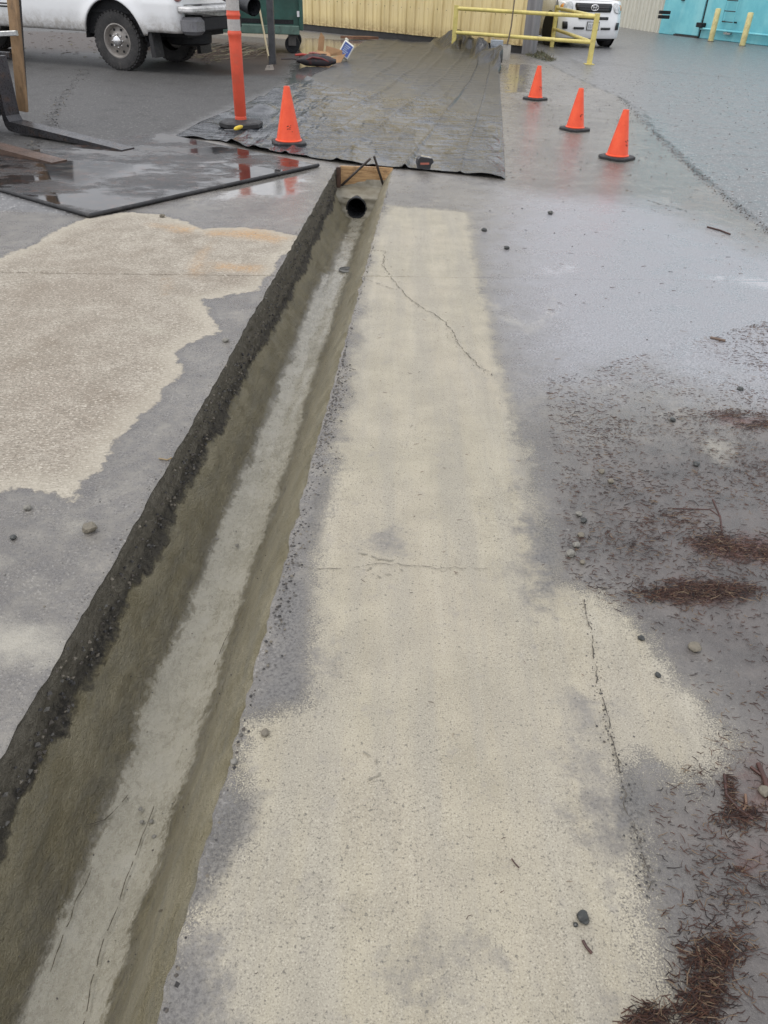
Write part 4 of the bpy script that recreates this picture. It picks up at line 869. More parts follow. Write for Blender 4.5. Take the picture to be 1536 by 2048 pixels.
# buckets and shovel
bp = G(990, 121)
m_bk = simple('pale_blue_plastic', (.42, .46, .50), .35, var=.15, dirt=(.3, .29, .27))
for i in range(4):
    bk = empty('bucket', bp + Vector((0, 0, .004 + i * .028)), .3 * i, ['pale grey blue bucket at the bottom of the nested stack beside the shovel', 'pale grey blue bucket second from the bottom of the nested stack', 'pale grey blue bucket third from the bottom of the nested stack', 'pale grey blue topmost bucket of the nested stack beside the shovel'][i], 'bucket', 'nested buckets by the yellow wall')
    k = MB(); k.lathe([(.09, .0), (.095, .002), (.128, .27), (.138, .272), (.138, .286), (.126, .288), (.09, .01)], 28, caps=False); k.build('pail', m_bk, bk, 40)
    if i == 3: k = MB(); k.tube([(.135 * math.cos(a), .135 * math.sin(a) * .9, .28 + .05 * math.sin(a * .5) ** 2) for a in np.linspace(0, math.pi, 12)], .004, 6); k.build('handle', m_galv, bk, 50)
sp_ = G(1011, 117)
t = empty('shovel', sp_, -.1, 'square bladed shovel with a long thin handle leaning upright by the buckets', 'shovel')
k = MB(); k.rings([[(-.095 * f, -.01 + dy, z), (-.05 * f, .012 + dy, z), (.05 * f, .012 + dy, z), (.095 * f, -.01 + dy, z), (.05 * f, .004 + dy, z), (-.05 * f, .004 + dy, z)] for f, dy, z in ((1, 0, .0), (1, .02, .14), (.95, .04, .26), (.3, .05, .275))]); k.build('blade', simple('dull_shovel_steel', (.40, .38, .34), .5, metal=.3), t)
k = MB(); k.tube([(0, .05, .25), (.02, .07, .36), (.05, .10, .6), (.06, .16, 1.5)], [.02, .018, .015, .015], 10); k.build('handle', simple('dark_wood_handle', (.13, .10, .07), .5), t, 50)

# ------------------------------------------------------------------ tools, cardboard, container by the sheet
m_card = simple('cardboard', (.42, .25, .13), .8, var=.2)
cp = G(648, 126)
cb = empty('cardboard_box', cp, .1, 'torn open brown cardboard box behind the tool bag', 'cardboard box')
for vv, off in (([(-.13, .10, .06), (-.02, .12, .08), (.02, .13, .42), (-.05, .12, .50), (-.10, .11, .38)], (0, .008, 0)), ([(-.16, -.05, .10), (.14, -.08, .07), (.12, .10, .16), (-.14, .12, .20)], (0, 0, .008)),
                ([(.02, .10, .10), (.36, .02, .14), (.36, .02, .22), (.05, .14, .28)], (0, .01, 0)), ([(.14, -.10, .10), (.42, -.02, .17), (.30, -.12, .0), (.24, -.14, -.0)], (.01, .01, 0)), ([(-.16, -.05, .0), (.14, -.08, .0), (.14, -.08, .07), (-.16, -.05, .10)], (0, .008, 0))):
    k = MB(); k.prism(vv, off); k.build('cardboard_flap', m_card, cb)
bgp = G(632, 133)
tb = empty('tool_bag', bgp, .05, 'black and red tool bag lying flat in front of the cardboard', 'tool bag')
k = MB(); P_ = []
for i, f in enumerate(np.linspace(0, 1, 16)):
    w_ = .13 * math.sin(math.pi * min(.97, max(.06, f))) ** .5; h_ = .12 * math.sin(math.pi * min(.97, max(.05, f))) ** .5
    P_.append([(-.36 + .74 * f, w_ * math.cos(a) + .01 * noise.noise(Vector((f * 9, a, 0))), max(.003, .055 + h_ * .5 * math.sin(a) * (1 + .4 * noise.noise(Vector((f * 7, a * 2, 2)))))) for a in np.linspace(0, 2 * math.pi, 15)[:-1]])
k.rings([[(a, b, c * 1.7) for a, b, c in q] for q in P_]); k.build('bag_body', simple('black_red_nylon', (.03, .028, .032), .6, dirt=(.16, .03, .025), dirt_amt=.7, scale=9), tb, 60)
k = MB(); k.tube([(-.2, -.08, .10), (-.05, -.13, .16), (.12, -.12, .14), (.24, -.08, .09)], .016, 8); k.build('strap', simple('dark_red_strap', (.15, .03, .03), .6), tb, 60)
for i, (lab, x, y, z, a, ln_) in enumerate((('red handled bolt cutter on the left end of the tool bag', -.22, .03, .17, .25, .34), ('reddish handled hand tool lying on top of the tool bag', -.03, .05, .20, -.12, .22), ('long dark handled tool sticking out left of the tool bag', -.40, -.02, .10, -.05, .50))):
    tt = empty('hand_tool', bgp + Vector((x, y, z)), a, lab, 'hand tool', 'tools on the tool bag')
    k = MB(); k.tube([(-ln_ / 2, 0, 0), (-ln_ * .1, .01, .012), (ln_ / 2, 0, .0)], [.018, .022, .012] if i < 2 else .012, 8); k.build('handle', simple('red_grip', (.42, .05, .035) if i == 0 else ((.35, .12, .09) if i == 1 else (.04, .03, .03)), .5), tt, 60)
    k = MB(); k.bar((ln_ / 2, 0, 0), (ln_ / 2 + .12, .02, 0), .03, .015); k.build('jaw', m_steel, tt)
wc = G(692, 124)
t = empty('white_container', wc + Vector((0, 0, .06)), 0, 'white plastic container with a blue label tipped on its corner at the sheet edge', 'container')
Mt = Matrix.Translation((0, 0, .14)) @ Matrix.Rotation(R(32), 4, 'Y') @ Matrix.Rotation(R(-14), 4, 'X')
k = MB(); k.box(-.11, .11, -.07, .07, -.14, .14, Mt, b=.02); k.build('tub', simple('white_plastic', (.74, .73, .68), .35), t, 40)
k = MB(); k.box(-.085, .085, -.074, -.071, -.11, .11, Mt); k.build('blue_label', simple('blue_print', (.05, .10, .36), .4), t)
k = MB()
for i in range(5): k.box(-.06, .05 - .015 * (i % 3), -.0765, -.0745, .06 - i * .033, .075 - i * .033, Mt)
k.build('label_print', simple('pale_blue_print', (.45, .52, .70), .4), t)
k = MB(); k.lathe([(.035, 0), (.04, .01), (.04, .03), (.03, .04), (.001, .042)], 16, Mt @ Matrix.Translation((-.08, 0, .14)), caps=False); k.build('cap', simple('cream_cap', (.72, .70, .60), .4), t, 40)
k = MB(); ws = G(715, 80); k.prism([ws + Vector(v) for v in ((-.45, .0, .02), (-.1, -.12, .02), (.55, .15, .02), (.2, .3, .02))], (0, 0, .06)); tag(k.build('scrap_board', simple('brown_scrap_wood', (.20, .10, .06), .6)), 'brown scrap of board lying by the foot of the yellow wall', 'board')

# ------------------------------------------------------------------ compact car (white SUV)
sv = empty('white_suv', G(1178, 97), 0, 'white sports utility car facing the yard behind the yellow railing', 'car')
sv.rotation_euler = (0, 0, R(-90 + 14))         # local +x = forwards
m_wp = simple('glossy_white_paint', (.78, .79, .80), .22, var=.03, bump=.0003, coat=.8)
HWID = .89
def fx(y, z):
    """x of the nose surface"""
    u = abs(y) / HWID; base = 0.0 - .13 * u ** 2.2 - .42 * max(0, u - .78) ** 1.4 * 2.2
    base -= float(np.interp(z, [.18, .26, .42, .55, .70, .80, .95, 1.02, 1.1], [.10, .03, .0, .0, .03, .06, .11, .18, .34])); return base
def nose_patch(name, poly, off, mat, th=.012, steps=7):
    """polygon given as rows of (z, y_left, y_right)"""
    P_ = np.zeros((len(poly), steps, 3))
    for i, (z, a, b) in enumerate(poly):
        for j in range(steps): y = a + (b - a) * j / (steps - 1); P_[i, j] = (fx(y, z) + off, y, z)
    o = grid_mesh(name, P_, mat, parent=sv); s2 = o.modifiers.new('t', 'SOLIDIFY'); s2.thickness = th; s2.offset = -1 if True else 1; return o
zz = [.22, .26, .34, .42, .50, .58, .66, .74, .82, .90, .97, 1.02, 1.05]
P_ = np.zeros((len(zz), 41, 3))
for i, z in enumerate(zz):
    for j in range(41): y = -HWID + 2 * HWID * j / 40; P_[i, j] = (fx(y, z), y, z)
grid_mesh('front_bumper', P_, m_wp, parent=sv)
# body: hood, windscreen, roof and sides by lofting stations
st_x = [-.62, -1.0, -1.25, -1.85, -2.4, -3.4, -4.1, -4.25]
roofz = [1.08, 1.12, 1.14, 1.60, 1.68, 1.68, 1.60, 1.2]; rings_ = []
for x, rz_ in zip(st_x, roofz):
    tpw = .70 if rz_ > 1.3 else .80; b_ = .20
    rings_.append([(x, -HWID + .04, b_), (x, -HWID, .45), (x, -HWID, .85), (x, -HWID + .05, 1.02), (x, -tpw, rz_ - .05), (x, -tpw + .12, rz_), (x, 0, rz_ + .02), (x, tpw - .12, rz_), (x, tpw, rz_ - .05), (x, HWID - .05, 1.02), (x, HWID, .85), (x, HWID, .45), (x, HWID - .04, b_)])
k = MB(); k.rings(rings_, caps=True); k.build('body_shell', m_wp, sv, 35)
Ph = np.zeros((8, 21, 3))
for i, f in enumerate(np.linspace(0, 1, 8)):
    for j in range(21):
        y = -HWID * .93 + 2 * HWID * .93 * j / 20; x0 = fx(y, 1.03); x = x0 + (-.66 - x0) * f; Ph[i, j] = (x, y, 1.03 + .065 * f ** .6 - .05 * (y / HWID) ** 4 + .012)
grid_mesh('hood', Ph, m_wp, parent=sv)
m_grill = simple('black_grille', (.012, .013, .015), .4)
nose_patch('grille', [(.98, -.50, .50), (.93, -.52, .52), (.86, -.50, .50), (.80, -.47, .47)], .016, m_grill)
nose_patch('grille_bar', [(.905, -.50, .50), (.885, -.50, .50)], .028, m_steel)
nose_patch('lower_grille', [(.70, -.42, .42), (.64, -.42, .42)], .014, m_grill)
nose_patch('intake', [(.47, -.52, -.24), (.42, -.52, -.24)], .014, m_grill); nose_patch('intake', [(.47, .24, .52), (.42, .24, .52)], .014, m_grill)
nose_patch('fog_recess', [(.58, -.80, -.70), (.50, -.80, -.68), (.42, -.79, -.68)], .014, m_grill); nose_patch('fog_recess', [(.58, .70, .80), (.50, .68, .80), (.42, .68, .79)], .014, m_grill)
m_lamp = simple('headlamp_glass', (.55, .57, .58), .08, var=.4, scale=20, coat=1)
for s_ in (-1, 1):
    a_ = sorted
    rows_ = [(1.0, .60, .66), (.97, .58, .76), (.92, .57, .84), (.86, .58, .86), (.80, .62, .85), (.78, .68, .80)]
    nose_patch('headlight', [(z, *(sorted((s_ * p, s_ * q)))) for z, p, q in rows_], .016, m_lamp)
    nose_patch('turn_signal', [(z, *(sorted((s_ * p, s_ * q)))) for z, p, q in [(.96, .78, .82), (.90, .80, .865), (.84, .81, .865)]], .022, simple('amber_lens', (.75, .30, .04), .2, coat=1))
pl_x = fx(0, .5)
k = MB(); k.box(pl_x + .012, pl_x + .024, -.16, .16, .42, .58); lp = k.build('licence_plate', simple('pale_plate', (.60, .62, .63), .4), sv)
k = MB(); k.box(pl_x + .010, pl_x + .020, -.175, .175, .405, .595); k.build('plate_frame', m_grill, sv)
k = MB()
for i in range(6):
    y = -.12 + i * .047; k.box(pl_x + .0245, pl_x + .026, y - .012, y - .004, .455, .535); k.box(pl_x + .0245, pl_x + .026, y - .004, y + .012, .455 if i % 2 else .525, .465 if i % 2 else .535)
k.build('plate_characters', simple('dark_blue_print', (.05, .06, .12), .5), sv)
# emblem: three interlocked ovals
k = MB(); ex = fx(0, .9) + .045
def oval(cy, cz, a, b, r_=.010): k.tube([(ex, cy + a * math.cos(q), cz + b * math.sin(q)) for q in np.linspace(0, 2 * math.pi, 33)], r_, 6, caps=False)
oval(0, .895, .10, .066); oval(0, .895, .034, .060, .008); oval(0, .925, .070, .026, .008)
k.build('emblem', simple('bright_emblem', (.85, .85, .86), .25, metal=.5, var=.05), sv, 60)
for x, y, fc in ((-.78, -.78, 1), (-.78, .78, -1), (-3.4, -.78, 1), (-3.4, .78, -1)):
    wheel(sv, x, y, .35, .22, .20, fc, tread=False, hub=False)
for x in (-.78, -3.4):
    for s_ in (-1, 1): k = MB(); k.lathe([(.001, 0), (.41, 0), (.41, .01), (.001, .01)], 28, Matrix.Translation((x, s_ * (HWID + .001), .38)) @ Matrix.Rotation(R(90 if s_ < 0 else -90), 4, 'X'), caps=False); k.build('wheel_arch', m_dark, sv)
k = MB(); k.box(-4.1, -.25, -.72, .72, .17, .25); k.build('underbody', m_dark, sv)
k = MB()
for s_ in (-1, 1): k.prism([(-3.0, s_ * (HWID + .003), .24), (-1.25, s_ * (HWID + .003), .24), (-1.25, s_ * (HWID + .003), .36), (-3.0, s_ * (HWID + .003), .36)], (0, s_ * .02, 0))
k.build('side_sill', simple('dusty_beige_sill', (.42, .38, .32), .6), sv)
k = MB()
for s_ in (-1, 1): k.prism([(-1.75, s_ * .875, 1.08), (-2.3, s_ * .72, 1.55), (-3.9, s_ * .72, 1.55), (-4.05, s_ * .87, 1.08)], (0, s_ * .01, 0))
k.prism([(-1.22, -.7, 1.15), (-1.22, .7, 1.15), (-1.80, .6, 1.58), (-1.80, -.6, 1.58)], (.02, 0, .03)); k.build('windows', m_glass, sv)

# ------------------------------------------------------------------ beige building, downpipe
ba, bb = G(1050, 24), G(1330, 68)
bdir = (bb - ba); byaw = math.atan2(bdir.y, bdir.x)
be = empty('beige_building', ba, byaw, 'pale beige ribbed metal building behind the white car', 'building')
m_beige = simple('beige_sheet_metal', (.60, .59, .51), .5, var=.12, scale=1.5, stretch=(1, 1, .2), dirt=(.28, .25, .2), dirt_amt=.4)
L_ = bdir.length; x = 0; first = None
while x < L_:
    if first is None: first = rib_panel(.9, 4.5, .0, 3, .05, .05).build('wall_panel', m_beige, be); o = first
    else: o = first.copy(); col.objects.link(o)
    o.location = (x - .0, -.004 * (int(x / .9) % 2), 0); x += .9
k = MB(); k.box(-.5, L_ + 1.0, .08, 6, -.05, 4.55); k.build('inner_shell', m_beige, be)
k = MB(); k.box(-.6, L_ + 1.1, -.2, 6.2, 4.56, 4.7); k.build('roof', m_galv, be)
bpq = G(1273, 58)
k = MB(); k.tube([bpq, bpq + Vector((0, 0, 3.2))], .07, 12); tag(k.build('yellow_downpipe', m_ry, None, 50), 'tall yellow pipe standing against the beige ribbed wall', 'pipe')

# ------------------------------------------------------------------ teal container building
ta_, tb_ = G(1316, 67), G(1700, 112)
tdir = (tb_ - ta_); tyaw = math.atan2(tdir.y, tdir.x)
te = empty('teal_container', ta_, tyaw, 'turquoise painted steel container building with a door and wall ladder', 'container building')
k_ = NB('turquoise_paint'); n1 = k_.noise(1.3, 6, .7); n2 = k_.noise(.8, 5, .6, k_.co(scale=(1, 1, .25)))
c_ = k_.mix(k_.mr(n1, .35, .65), (.14, .50, .59), (.22, .61, .68)); c_ = k_.mix(k_.mr(n2, .52, .66, 0, .5), c_, (.34, .70, .74)); c_ = k_.mix(k_.mr(k_.noise(6, 8, .8), .66, .72, 0, .5), c_, (.09, .20, .24))
m_teal = k_.done(c_, .4, 0, k_.bump(n1, .01, .4))
TL = tdir.length
def tloc(px, py):            # pixel on the wall plane -> local x,z
    d = ray(px, py); o_ = Vector((0, 0, HCAM)); nn = Vector((-tdir.y, tdir.x, 0)).normalized(); q = (ta_ - o_).dot(nn) / d.dot(nn); P_ = o_ + d * q
    return (P_ - ta_).dot(tdir.normalized()), P_.z
k = MB(); k.box(0, TL, 0, 5, 0, 3.4, b=.02); k.build('wall', m_teal, te)
k = MB(); k.box(-.1, TL + .1, -.1, 5.1, 3.4, 3.5); k.build('roof', m_teal, te)
xd0, _ = tloc(1352, 60); xd1, _ = tloc(1397, 70)
k = MB(); k.box(xd0, xd1, -.04, -.003, .06, 2.3, b=.01); dr = k.build('door', m_teal, te)
k = MB(); k.box(xd0 + .0, xd0 + .16, -.09, -.04, 1.0, 1.1, b=.01); k.build('latch', m_dark, dr)
k = MB(); k.box(xd1 + .03, xd1 + .07, -.02, -.003, 0.02, 3.2); k.build('seam', m_dark, te)
k = MB(); k.box(xd0 - .02, xd1 + .02, -.06, -.003, .0, .05); k.build('door_threshold', m_steel, te)
xb, zb = tloc(1405, 51); k = MB(); k.box(xb - .1, xb + .16, -.2, -.003, zb - .05, zb + .08, b=.01); k.build('bracket', m_dark, te)
xp0, zp0 = tloc(1405, 57); xp1, zp1 = tloc(1540, 74)
k = MB(); k.tube([(xp0, -.09, zp0), (TL, -.09, zp0)], .035, 10); k.build('wall_pipe', m_teal, te, 50)
xl, zl0 = tloc(1458, 66); k = MB(); k.box(xl - .03, xl + .03, -.12, -.003, zl0, zp0); k.box(xl - .14, xl + .14, -.1, -.003, zl0 - .04, zl0 + .01); k.build('pipe_support', m_galv, te)
x0_, z0_ = tloc(1450, 43); x1_, _ = tloc(1473, 46)
lad = bpy.data.objects.new('ladder', None); col.objects.link(lad); lad.parent = te
for x in (x0_, x1_):
    k = MB(); k.tube([(x, -.14, z0_ - .05), (x, -.14, 3.3)], .016, 8); k.build('ladder_rail', m_teal, lad, 50)
    k = MB(); k.tube([(x, -.14, z0_), (x, -.003, z0_)], .02, 8); k.build('standoff', m_dark, lad, 50)
dz = abs(tloc(1457, 22)[1] - z0_)
for i in range(8):
    k = MB(); k.tube([(x0_, -.14, z0_ + i * dz), (x1_, -.14, z0_ + i * dz)], .014, 8); k.build('rung', m_steel, lad, 50)
for i in range(int(TL / 1.5)):
    k = MB(); k.box(i * 1.5 + .75 - .01, i * 1.5 + .75 + .01, -.010, -.002, .03, 3.3); 
    if i > 3: k.build('panel_seam', m_teal, te)
for px_, py_, tx, ty, lab in ((1421, 83, 1437, 17, 'pale yellow bollard beside the turquoise door'), (1484, 92, 1502, 25, 'pale yellow bollard to the right of the wall ladder')):
    q = G(px_, py_); zt = AD(tx, ty, q.y).z
    bo = empty('bollard', q, .2, lab, 'bollard', 'yellow bollards before the turquoise wall')
    k = MB(); k.lathe([(.085, 0), (.085, zt - .02), (.07, zt), (.001, zt + .01)], 20); k.build('tube', simple('chipped_pale_yellow', (.64, .56, .26), .5, dirt=(.4, .25, .1), dirt_amt=.5), bo, 40)
    k = MB(); k.lathe([(.11, .0), (.11, .012), (.086, .014)], 20, caps=False); k.build('ground_collar', m_steel, bo, 40)
# grey electrical boxes between the beige and the turquoise walls
for py_ in (24, 33):
    q = G(1322, 69); z = AD(1318, py_, q.y).z
    k = MB(); k.box(q.x - .28, q.x + .10, q.y - .25, q.y - .13, z - .05, z + .05, b=.01); tag(k.build('wall_hinge', m_dark), 'dark upper bracket between the beige and turquoise walls' if py_ == 24 else 'dark lower bracket between the beige and turquoise walls', 'bracket', 'dark brackets by the turquoise wall')

# ------------------------------------------------------------------ litter: pine needles, crumbs, pebbles, twigs
def litter_mat(name, cols, rough=.6):
    k = NB(name); g = k.n('ShaderNodeNewGeometry'); cr_ = k.n('ShaderNodeValToRGB'); k.l(g.outputs['Random Per Island'], cr_.inputs[0])
    el = cr_.color_ramp.elements; cr_.color_ramp.interpolation = 'CONSTANT'
    el[0].position = 0; el[0].color = (*cols[0], 1); el[1].position = 1 / len(cols); el[1].color = (*cols[1], 1)
    for i, c in enumerate(cols[2:], 2): e = el.new(i / len(cols)); e.color = (*c, 1)
    return k.done(cr_.outputs[0], rough)
def needles(name, spots, mat, label):
    """spots: list of (x,y,z,length,angle,curve,radius,tilt)"""
    V = []; F = []
    for (x, y, z, L_, a, cv, r_, tl) in spots:
        b0 = len(V); prev = None
        for i, f in enumerate((-.5, 0., .5)):
            aa = a + cv * f; cx = x + L_ * f * math.cos(aa); cy = y + L_ * f * math.sin(aa); cz = z + r_ + abs(f + .5) * tl * L_
            nx, ny = -math.sin(aa), math.cos(aa); rr = r_ * (1 if i < 2 else .5)
            V += [(cx + nx * rr, cy + ny * rr, cz - rr), (cx - nx * rr, cy - ny * rr, cz - rr), (cx, cy, cz + rr * .9)]
        for s_ in (0, 3):
            for i in range(3): j = (i + 1) % 3; F.append((b0 + s_ + i, b0 + s_ + j, b0 + s_ + 3 + j, b0 + s_ + 3 + i))
        F += [(b0, b0 + 1, b0 + 2), (b0 + 6, b0 + 8, b0 + 7)]
    me = bpy.data.meshes.new(name); me.from_pydata(V, [], F); me.materials.append(mat); o = bpy.data.objects.new(name, me); col.objects.link(o)
    return tag(o, label, kind='stuff')
m_need = litter_mat('needle_litter', [(.070, .034, .025), (.035, .020, .018), (.105, .050, .032), (.025, .018, .017), (.075, .038, .028), (.05, .025, .020), (.20, .14, .09)])
def inpoly(poly):
    xs = [p.x for p in poly]; ys = [p.y for p in poly]
    while True:
        x, y = random.uniform(min(xs), max(xs)), random.uniform(min(ys), max(ys)); c = False
        for (p, q) in zip(poly, poly[1:] + poly[:1]):
            if (p.y > y) != (q.y > y) and x < (q.x - p.x) * (y - p.y) / (q.y - p.y) + p.x: c = not c
        if c: return x, y
sp = []
mudp = pl((1090, 760), (1536, 640), (1900, 760), (2300, 2300), (1400, 2300), (1330, 1900), (1300, 1600), (1440, 1450), (1300, 1270), (1130, 1150))
for i in range(21000):
    x, y = inpoly(mudp); d_ = noise.noise(Vector((x * 3.2, y * 3.2, 0))) + .6 * noise.noise(Vector((x * 9, y * 9, 4)))
    if random.random() > .55 + d_ * .8: continue
    sp.append((x, y, .0005, random.uniform(.005, .024), random.gauss(-.25, .5) + (random.uniform(0, 3.1) if random.random() < .3 else 0), random.uniform(-1.1, 1.1), random.uniform(.0004, .0010), random.uniform(0, .10)))
for cx_, cy_, sx, sy, n, hh in ((1340, 1190, 38, 9, 380, .006), (1395, 1180, 45, 11, 620, .012), (1460, 1185, 34, 11, 380, .010), (1425, 1085, 26, 13, 380, .010), (1490, 1100, 48, 14, 560, .010), (1590, 1105, 50, 22, 500, .01),
                        (1430, 1900, 40, 22, 260, .006), (1420, 1960, 28, 45, 420, .010), (1400, 2020, 30, 30, 260, .008), (1450, 830, 45, 6, 260, .004), (1520, 850, 35, 6, 260, .004), (1300, 2040, 22, 16, 260, .008),
                        (1480, 1635, 30, 16, 200, .005), (1460, 1590, 6, 22, 120, .004), (1370, 1040, 30, 14, 130, .003), (1250, 1070, 45, 30, 160, .002), (1480, 1760, 60, 60, 200, .002), (1330, 1030, 50, 30, 130, .002)):
    for i in range(n):
        p = G(random.gauss(cx_, sx), random.gauss(cy_, sy)); q = random.random()
        rr_ = math.hypot((p.x - G(cx_, cy_).x), (p.y - G(cx_, cy_).y))
        sp.append((p.x, p.y, q * max(.0005, hh * math.exp(-(rr_ / .12) ** 2)), random.uniform(.008, .034), random.gauss(-.1, .8), random.uniform(-1., 1.), random.uniform(.0004, .0012), random.uniform(0, .3)))
needles('needle_litter', sp, m_need, 'reddish brown pine needles washed up over the right side of the yard')
sp = []
area = pl((1000, 130), (1536, 150), (1700, 700), (1100, 800), (1000, 400))
for i in range(500):
    x, y = inpoly(area); sp.append((x, y, .001, random.uniform(.01, .04), random.uniform(-.4, .4), random.uniform(-.5, .5), .0012, 0))
ar2 = pl((450, 1000), (780, 430), (1000, 440), (1300, 2000), (420, 2000), (600, 1300))
for i in range(110):
    x, y = inpoly(ar2); sp.append((x, y, .001, random.uniform(.006, .02), random.uniform(-1.5, 1.5), random.uniform(-.9, .9), .0006, 0))
needles('needle_litter', sp, m_need, 'scattered single needles and splinters over the open pavement')
# debris under the pickup and the dumpster
sp = []
for i in range(420):
    x, y = inpoly(pl((300, 100), (470, 95), (560, 112), (430, 128), (350, 118))); sp.append((x, y, random.random() * .08, random.uniform(.06, .4), random.uniform(-1, 1), random.uniform(-.9, .9), random.uniform(.002, .006), random.uniform(0, .35)))
for i in range(200):
    x, y = inpoly(pl((60, 60), (420, 75), (420, 130), (180, 120), (40, 100))); sp.append((x, y, .002, random.uniform(.02, .10), random.uniform(-1.5, 1.5), random.uniform(-.6, .6), random.uniform(.002, .005), .05))
needles('branch_debris', sp, litter_mat('branch_litter', [(.08, .05, .035), (.16, .12, .08), (.05, .035, .03), (.22, .20, .12), (.10, .09, .06)]), 'heap of broken branches and bark beneath the back of the pickup')
def blob(k, x, y, z, r_, sq=.7):
    t_ = random.uniform(0, 6); vs_ = []
    for (a, b, c) in ((1, 0, 0), (0, 1, 0), (-1, 0, 0), (0, -1, 0)):
        q = random.uniform(.7, 1.25) * r_; vs_.append((x + q * (a * math.cos(t_) - b * math.sin(t_)), y + q * (a * math.sin(t_) + b * math.cos(t_)), z + random.uniform(.1, .5) * r_ * sq))
    vs_ += [(x + random.uniform(-.3, .3) * r_, y + random.uniform(-.3, .3) * r_, z + r_ * sq * random.uniform(.9, 1.3)), (x, y, z - r_ * .2)]
    k.add(vs_, [(0, 1, 4), (1, 2, 4), (2, 3, 4), (3, 0, 4), (1, 0, 5), (2, 1, 5), (3, 2, 5), (0, 3, 5)])
m_crumb = litter_mat('crumb_litter', [(.03, .028, .027), (.07, .06, .05), (.16, .14, .11), (.045, .042, .04), (.10, .095, .085)], .7)
k = MB()
for i in range(2600):                                                         # along the right trench lip
    t_ = random.choice((random.gauss(2.5, .25), random.gauss(2.9, .25), random.gauss(1.9, .3), random.uniform(.2, 7))); n_ = NR + .008 + abs(random.gauss(0, .028 if 1.3 < t_ < 3.2 else .008))
    p = U * t_ + N * n_; blob(k, p.x, p.y, .0, .0008 + .0052 * random.random() ** 3)
for i in range(260):
    t_ = random.uniform(.6, 7.4); p = U * t_ + N * (NL - .008 - abs(random.gauss(0, .01))); blob(k, p.x, p.y, 0, random.uniform(.001, .0035))
for i in range(900):                                                         # aggregate loosened on the left wall
    t_ = random.uniform(.7, 7.2); w_ = wdepth(t_); f = random.random() ** .6; p = U * t_ + N * (NL + .010 + .02 * max(0, f - .7)); blob(k, p.x, p.y, -w_ * f - .02 * f, random.uniform(.003, .009), 1.0)
for i in range(380):
    t_ = random.uniform(.5, 7.0); pr = np.array(profile(t_)); j = random.uniform(6, len(pr) - 4); jj = int(j); q = pr[jj] * (1 - (j - jj)) + pr[jj + 1] * (j - jj); p = U * t_ + N * (q[0] * SCL); blob(k, p.x, p.y, q[1] - .004, random.uniform(.001, .0035))
o = k.build('mortar_crumbs', m_crumb); tag(o, 'crumbs of concrete and aggregate along the trench edges and wall', kind='stuff')
k = MB()
for i in range(520):
    x, y = inpoly(pl((1010, 130), (1536, 150), (2000, 600), (1900, 1900), (1330, 1900), (1100, 1100), (960, 420))); blob(k, x, y, 0, random.uniform(.002, .0075) * (1.6 if y > 6 else 1))
for i in range(200):
    x, y = inpoly(pl((-400, 300), (170, 435), (600, 400), (560, 560), (100, 1300), (-500, 1200))); blob(k, x, y, 0, random.uniform(.001, .004))
for i in range(700):
    q = random.random(); p = [G(1240, 195), G(1310, 268), G(1400, 352), G(1540, 468)]; s_ = q * 3; a_ = int(s_); pp = p[a_].lerp(p[a_ + 1], s_ - a_); blob(k, pp.x + random.gauss(0, .035), pp.y + random.gauss(0, .035), 0, random.uniform(.002, .009))
for i in range(200):
    q = random.random(); p = [G(172, 138), G(120, 200), G(95, 262), G(40, 310)]; s_ = q * 3; a_ = int(s_); pp = p[a_].lerp(p[a_ + 1], s_ - a_); blob(k, pp.x + random.gauss(0, .06), pp.y + random.gauss(0, .06), 0, random.uniform(.004, .014))
o = k.build('loose_grit', m_crumb); tag(o, 'dark grit scattered over the pavement and along its cracks', kind='stuff')
k = MB()
for i in range(900):                                                         # grit lodged along the cracks
    ln = random.choice((CRK[0][1], CRK[2][1], CRK[2][1])); a_ = random.randrange(len(ln) - 1); pp = ln[a_].lerp(ln[a_ + 1], random.random()); blob(k, pp.x + random.gauss(0, .011), pp.y + random.gauss(0, .011), .001, .0006 + .003 * random.random() ** 3)
o = k.build('crack_grit', m_crumb); tag(o, 'fine grit lodged along the cracks in the pale dust', kind='stuff')
